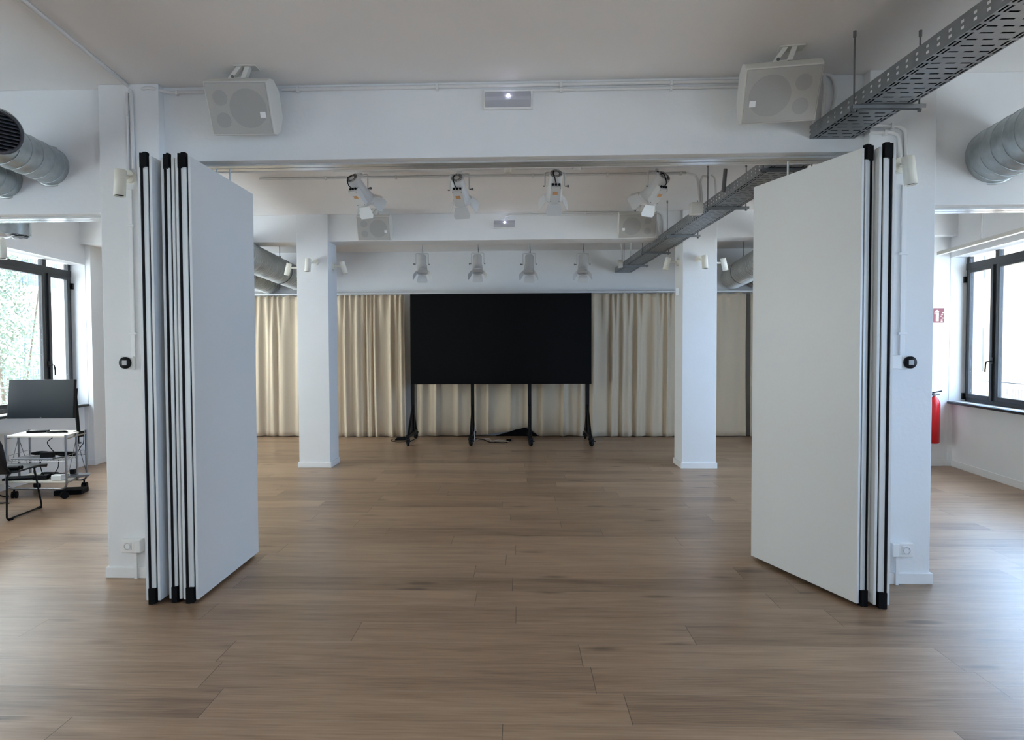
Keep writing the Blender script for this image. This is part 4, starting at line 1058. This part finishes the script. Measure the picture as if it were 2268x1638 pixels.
def coil(s, d, z, r_, n_, label, m_=M_blk, rad=.005):
    q = cP(s, d, z + rad); pts = []
    for i in range(n_ * 10):
        a_ = i / 10 * 2 * math.pi; k = 1 + .12 * math.sin(i * .9) + rnd.uniform(-.05, .05)
        pts.append(q + Vector((r_ * k * math.cos(a_), r_ * .55 * k * math.sin(a_), .004 * (i / 10) + .003 * math.sin(i))))
    o = MB().tube(cr_spline(pts, 2), rad, 6).build('coiled_cable', m_); tag(recenter(o), label, 'cable')
coil(.68, .5, zt_ + .003, .10, 3, 'black cable coiled on the cart top board')
coil(.35, .6, zm + .02, .09, 4, 'cable bundle at the left of the wire shelf', rad=.009)
coil(.8, .6, zm + .004, .08, 4, 'cable bundle at the right of the wire shelf', rad=.007)
coil(.55, .5, .188, .09, 5, 'thick heap of black cable on the lower shelf', rad=.013)
coil(.72, .45, .188, .07, 5, 'second heap of black cable on the lower shelf', rad=.012)
coil(.48, .75, .188, .06, 3, 'small cable loop behind the heaps on the lower shelf', rad=.007)
cable([cP(.78, .0, zt_ - .02), cP(.66, .1, zt_ - .07), cP(.65, .2, zm + .14), cP(.68, .3, zm + .08)], .0045, M_blk, 'power_cable', 'black cable hanging from the cart top to the wire shelf')
cable([cP(.48, .2, zm), cP(.52, .2, zm - .14), cP(.64, .2, zm - .19), cP(.78, .2, zm - .1), cP(.8, .2, zm)], .0045, M_blk, 'power_cable', 'black cable drooping in a loop below the wire shelf')
cable([cP(.45, .4, zm), cP(.4, .4, zm - .07), cP(.3, .4, zm - .13), cP(.32, .4, zm - .2)], .004, M_blk, 'power_cable', 'thin cable falling from the wire shelf near the keyboard')
cable([cP(1.0, .9, zt_ - .05), cP(1.02, .8, zt_ - .13), cP(.98, .8, zm + .1), cP(.93, .7, zm + .02)], .004, M_blk, 'power_cable', 'cable dangling by the right posts of the cart')
cable([fl(-30, 1080), fl(0, 1096), fl(18, 1099), fl(14, 1092)], .006, M_blk, 'power_cable', 'black cable on the floor left of the cart')
cable([fl(-30, 1105), fl(-2, 1113), fl(12, 1113), fl(20, 1114)], .006, M_blk, 'power_cable', 'black cable on the floor under the chair')

# ------------------------------------------------------------------ black sled chair
ch = thing('visitor_chair', 'black sled-base chair cut off by the left edge', 'chair', (atZ(17, 1150, 0).x - .24, 6.1, 0))
A = atZ(18, 1151, .012); Bf = atZ(93, 1121, .012)
sY0, sY1 = A.y, Bf.y; print('chair', A, Bf)
sz = atY(78, 1027, sY1).z
for k, dx in ((0, 0), (1, -.47)):
    pts = [A + Vector((dx + .0, .04, sz - .02)), A + Vector((dx, 0, sz - .03)), A + Vector((dx - .012, 0, 0)), Bf + Vector((dx, 0, 0)), Bf + Vector((dx - .02, -.07, sz - .012))]
    pts[0] = A + Vector((dx - .03, .06, sz - .035))
    MB().tube(fillet(pts, .035, 5), .0085, 10).build('leg', M_bmet, ch)
    f = MB()
    for q in (A + Vector((dx, .03, 0)), Bf + Vector((dx, -.03, 0))): f.cyl((q.x, q.y - .02, q.z - .001), (q.x, q.y + .02, q.z - .001), .013, 10)
    f.build('glide', M_blk, ch)
x1 = A.x + .0; x0 = x1 - .47
def shell(rows, name):
    """rows: list of (y, z, x-inset)"""
    n = 14; vs = []
    for (y, z, ins_, dip) in rows:
        for i in range(n + 1):
            t_ = i / n; x = x0 + ins_ + (x1 - x0 - 2 * ins_) * t_; w = (2 * t_ - 1) ** 2
            vs.append((x, y - (0 if dip >= 0 else dip) * w * 1.0, z + (dip * w if dip > 0 else 0)))
    fs = [(r * (n + 1) + i, r * (n + 1) + i + 1, (r + 1) * (n + 1) + i + 1, (r + 1) * (n + 1) + i) for r in range(len(rows) - 1) for i in range(n)]
    return MB().add(vs, fs, True).build(name, M_seat, ch, solid=.012)
shell([(sY1 + .03, sz - .03, .03, .0), (sY1 + .01, sz - .004, .01, .0), (sY1 - .1, sz, 0, .004), (sY1 - .25, sz - .012, 0, .012), (sY0 + .12, sz - .022, 0, .016), (sY0 + .03, sz - .01, 0, .02)], 'seat')
shell([(sY0 + .03, sz - .01, .0, -.02), (sY0 - .02, sz + .05, .0, -.03), (sY0 - .045, sz + .15, .005, -.04), (sY0 - .07, sz + .27, .01, -.04), (sY0 - .11, sz + .36, .03, -.04), (sY0 - .13, sz + .41, .08, -.03)], 'backrest')
q = Vector((x1 - .08, sY0 + .16, sz)); 
item(MB().cyl(q + Vector((-.07, 0, .02)), q + Vector((.05, .02, .02)), .02, 12).cyl(q + Vector((-.07, .05, .02)), q + Vector((.05, .06, .02)), .018, 12).box(q.x - .05, q.y, q.z, q.x + .02, q.y + .05, q.z + .02), 'headset', M_blk, 'black headset lying on the chair seat', 'headset')

# ------------------------------------------------------------------ outside
def facade(x, y0, y1, z0, z1, side, m_, label, wins, rail=None):
    t = thing('apartment_building', label, 'building', (x, (y0 + y1) / 2, z0))
    MB().box(x if side > 0 else x - 6, y0, z0, x + 6 if side > 0 else x, y1, z1).build('wall', m_, t)
    for (a, b, c, d, mm) in wins:
        e = -.06 * side
        w = MB().box(min(x + e, x + .02 * side), a, c, max(x + e, x + .02 * side), b, d).build('window', mm, t)
    if rail:
        for (a, b, z) in rail:
            e = -.9 * side; r = MB(); r.box(min(x, x + e), a, z - .15, max(x, x + e), b, z).build('balcony_slab', m_, t)
            r = MB(); k = a
            while k < b: r.box(x + e - .01, k, z, x + e + .01, k + .015, z + 1.0); k += .11
            r.box(x + e - .02, a, z + .97, x + e + .02, b, z + 1.02); r.build('balcony_railing', M_shut, t)
facade(-17, 12, 34, -9, 9, -1, M_fac1, 'pale apartment building outside the left window', [(19 + i * 2.6, 20.1 + i * 2.6, z, z + 1.7, M_fgl) for i in range(5) for z in (-2.2, .4, 3.6)], [(20.4, 22.9, 3.75), (16, 22, .0), (26, 31, 0)])
facade(15, 10, 34, -9, 4.8, 1, M_fac2, 'pale brick building outside the right window', [(11 + i * 2.6, 12.1 + i * 2.6, z, z + 1.4, M_fgl) for i in range(8) for z in (-2.4, .8, 3.8)], [(12, 20, -.6)])
struct(MB().box(-60, -40, -9.2, 60, 70, -9).build('ground', M_grnd), 'street far below the windows', 'ground')
def tree(x, y, z0, h, rr, n, label, seed):
    rd = random.Random(seed); t = thing('tree', label, 'tree', (x, y, z0)); m = MB(); 
    for k in range(6): m.tube(cr_spline([(x + rd.uniform(-.1, .1), y, z0), (x + rd.uniform(-.3, .3), y + rd.uniform(-.3, .3), z0 + h * .5), (x + rd.uniform(-.7, .7), y + rd.uniform(-.9, .9), z0 + h * .97)], 5), .018, 5)
    m.build('trunk', M_bark, t); lf = MB()
    for i in range(n):
        zz = rd.random() ** .8; rad = rr * (1 - .6 * zz) * math.sqrt(rd.random()); a_ = rd.uniform(0, 6.283)
        c = Vector((x + rad * math.cos(a_), y + rad * math.sin(a_), z0 + h * (.2 + .8 * zz)))
        d1 = Vector((rd.uniform(-1, 1), rd.uniform(-1, 1), rd.uniform(-1.2, .2))).normalized() * rd.uniform(.05, .12); d2 = d1.orthogonal().normalized() * .018
        lf.add([c, c + d1 * .5 + d2, c + d1, c + d1 * .5 - d2], [(0, 1, 2, 3)])
    lf.build('foliage', M_leaf, t)
tree(-10.3, 12.3, -9, 12.6, 1.5, 13000, 'feathery green tree outside the left window', 4)
# balcony rail just outside both windows
for S, lb in ((L, 'left'), (R, 'right')):
    t0_ = (lt_far if S is L else rt_far) - 3.2; m = MB(); z = 1.12
    m.tube([S.P(t0_, .42, z), S.P(t0_ + 5.8, .42, z)], .008, 6).tube([S.P(t0_, .32, z), S.P(t0_, .42, z)], .008, 6).tube([S.P(t0_ + 5.8, .32, z), S.P(t0_ + 5.8, .42, z)], .008, 6)
    tag(recenter(m.build('guard_rail', M_rod)), 'thin metal guard rail outside the %s window' % lb, 'guard rail')

for o in bpy.data.objects:
    if '_w' in o: del o['_w']
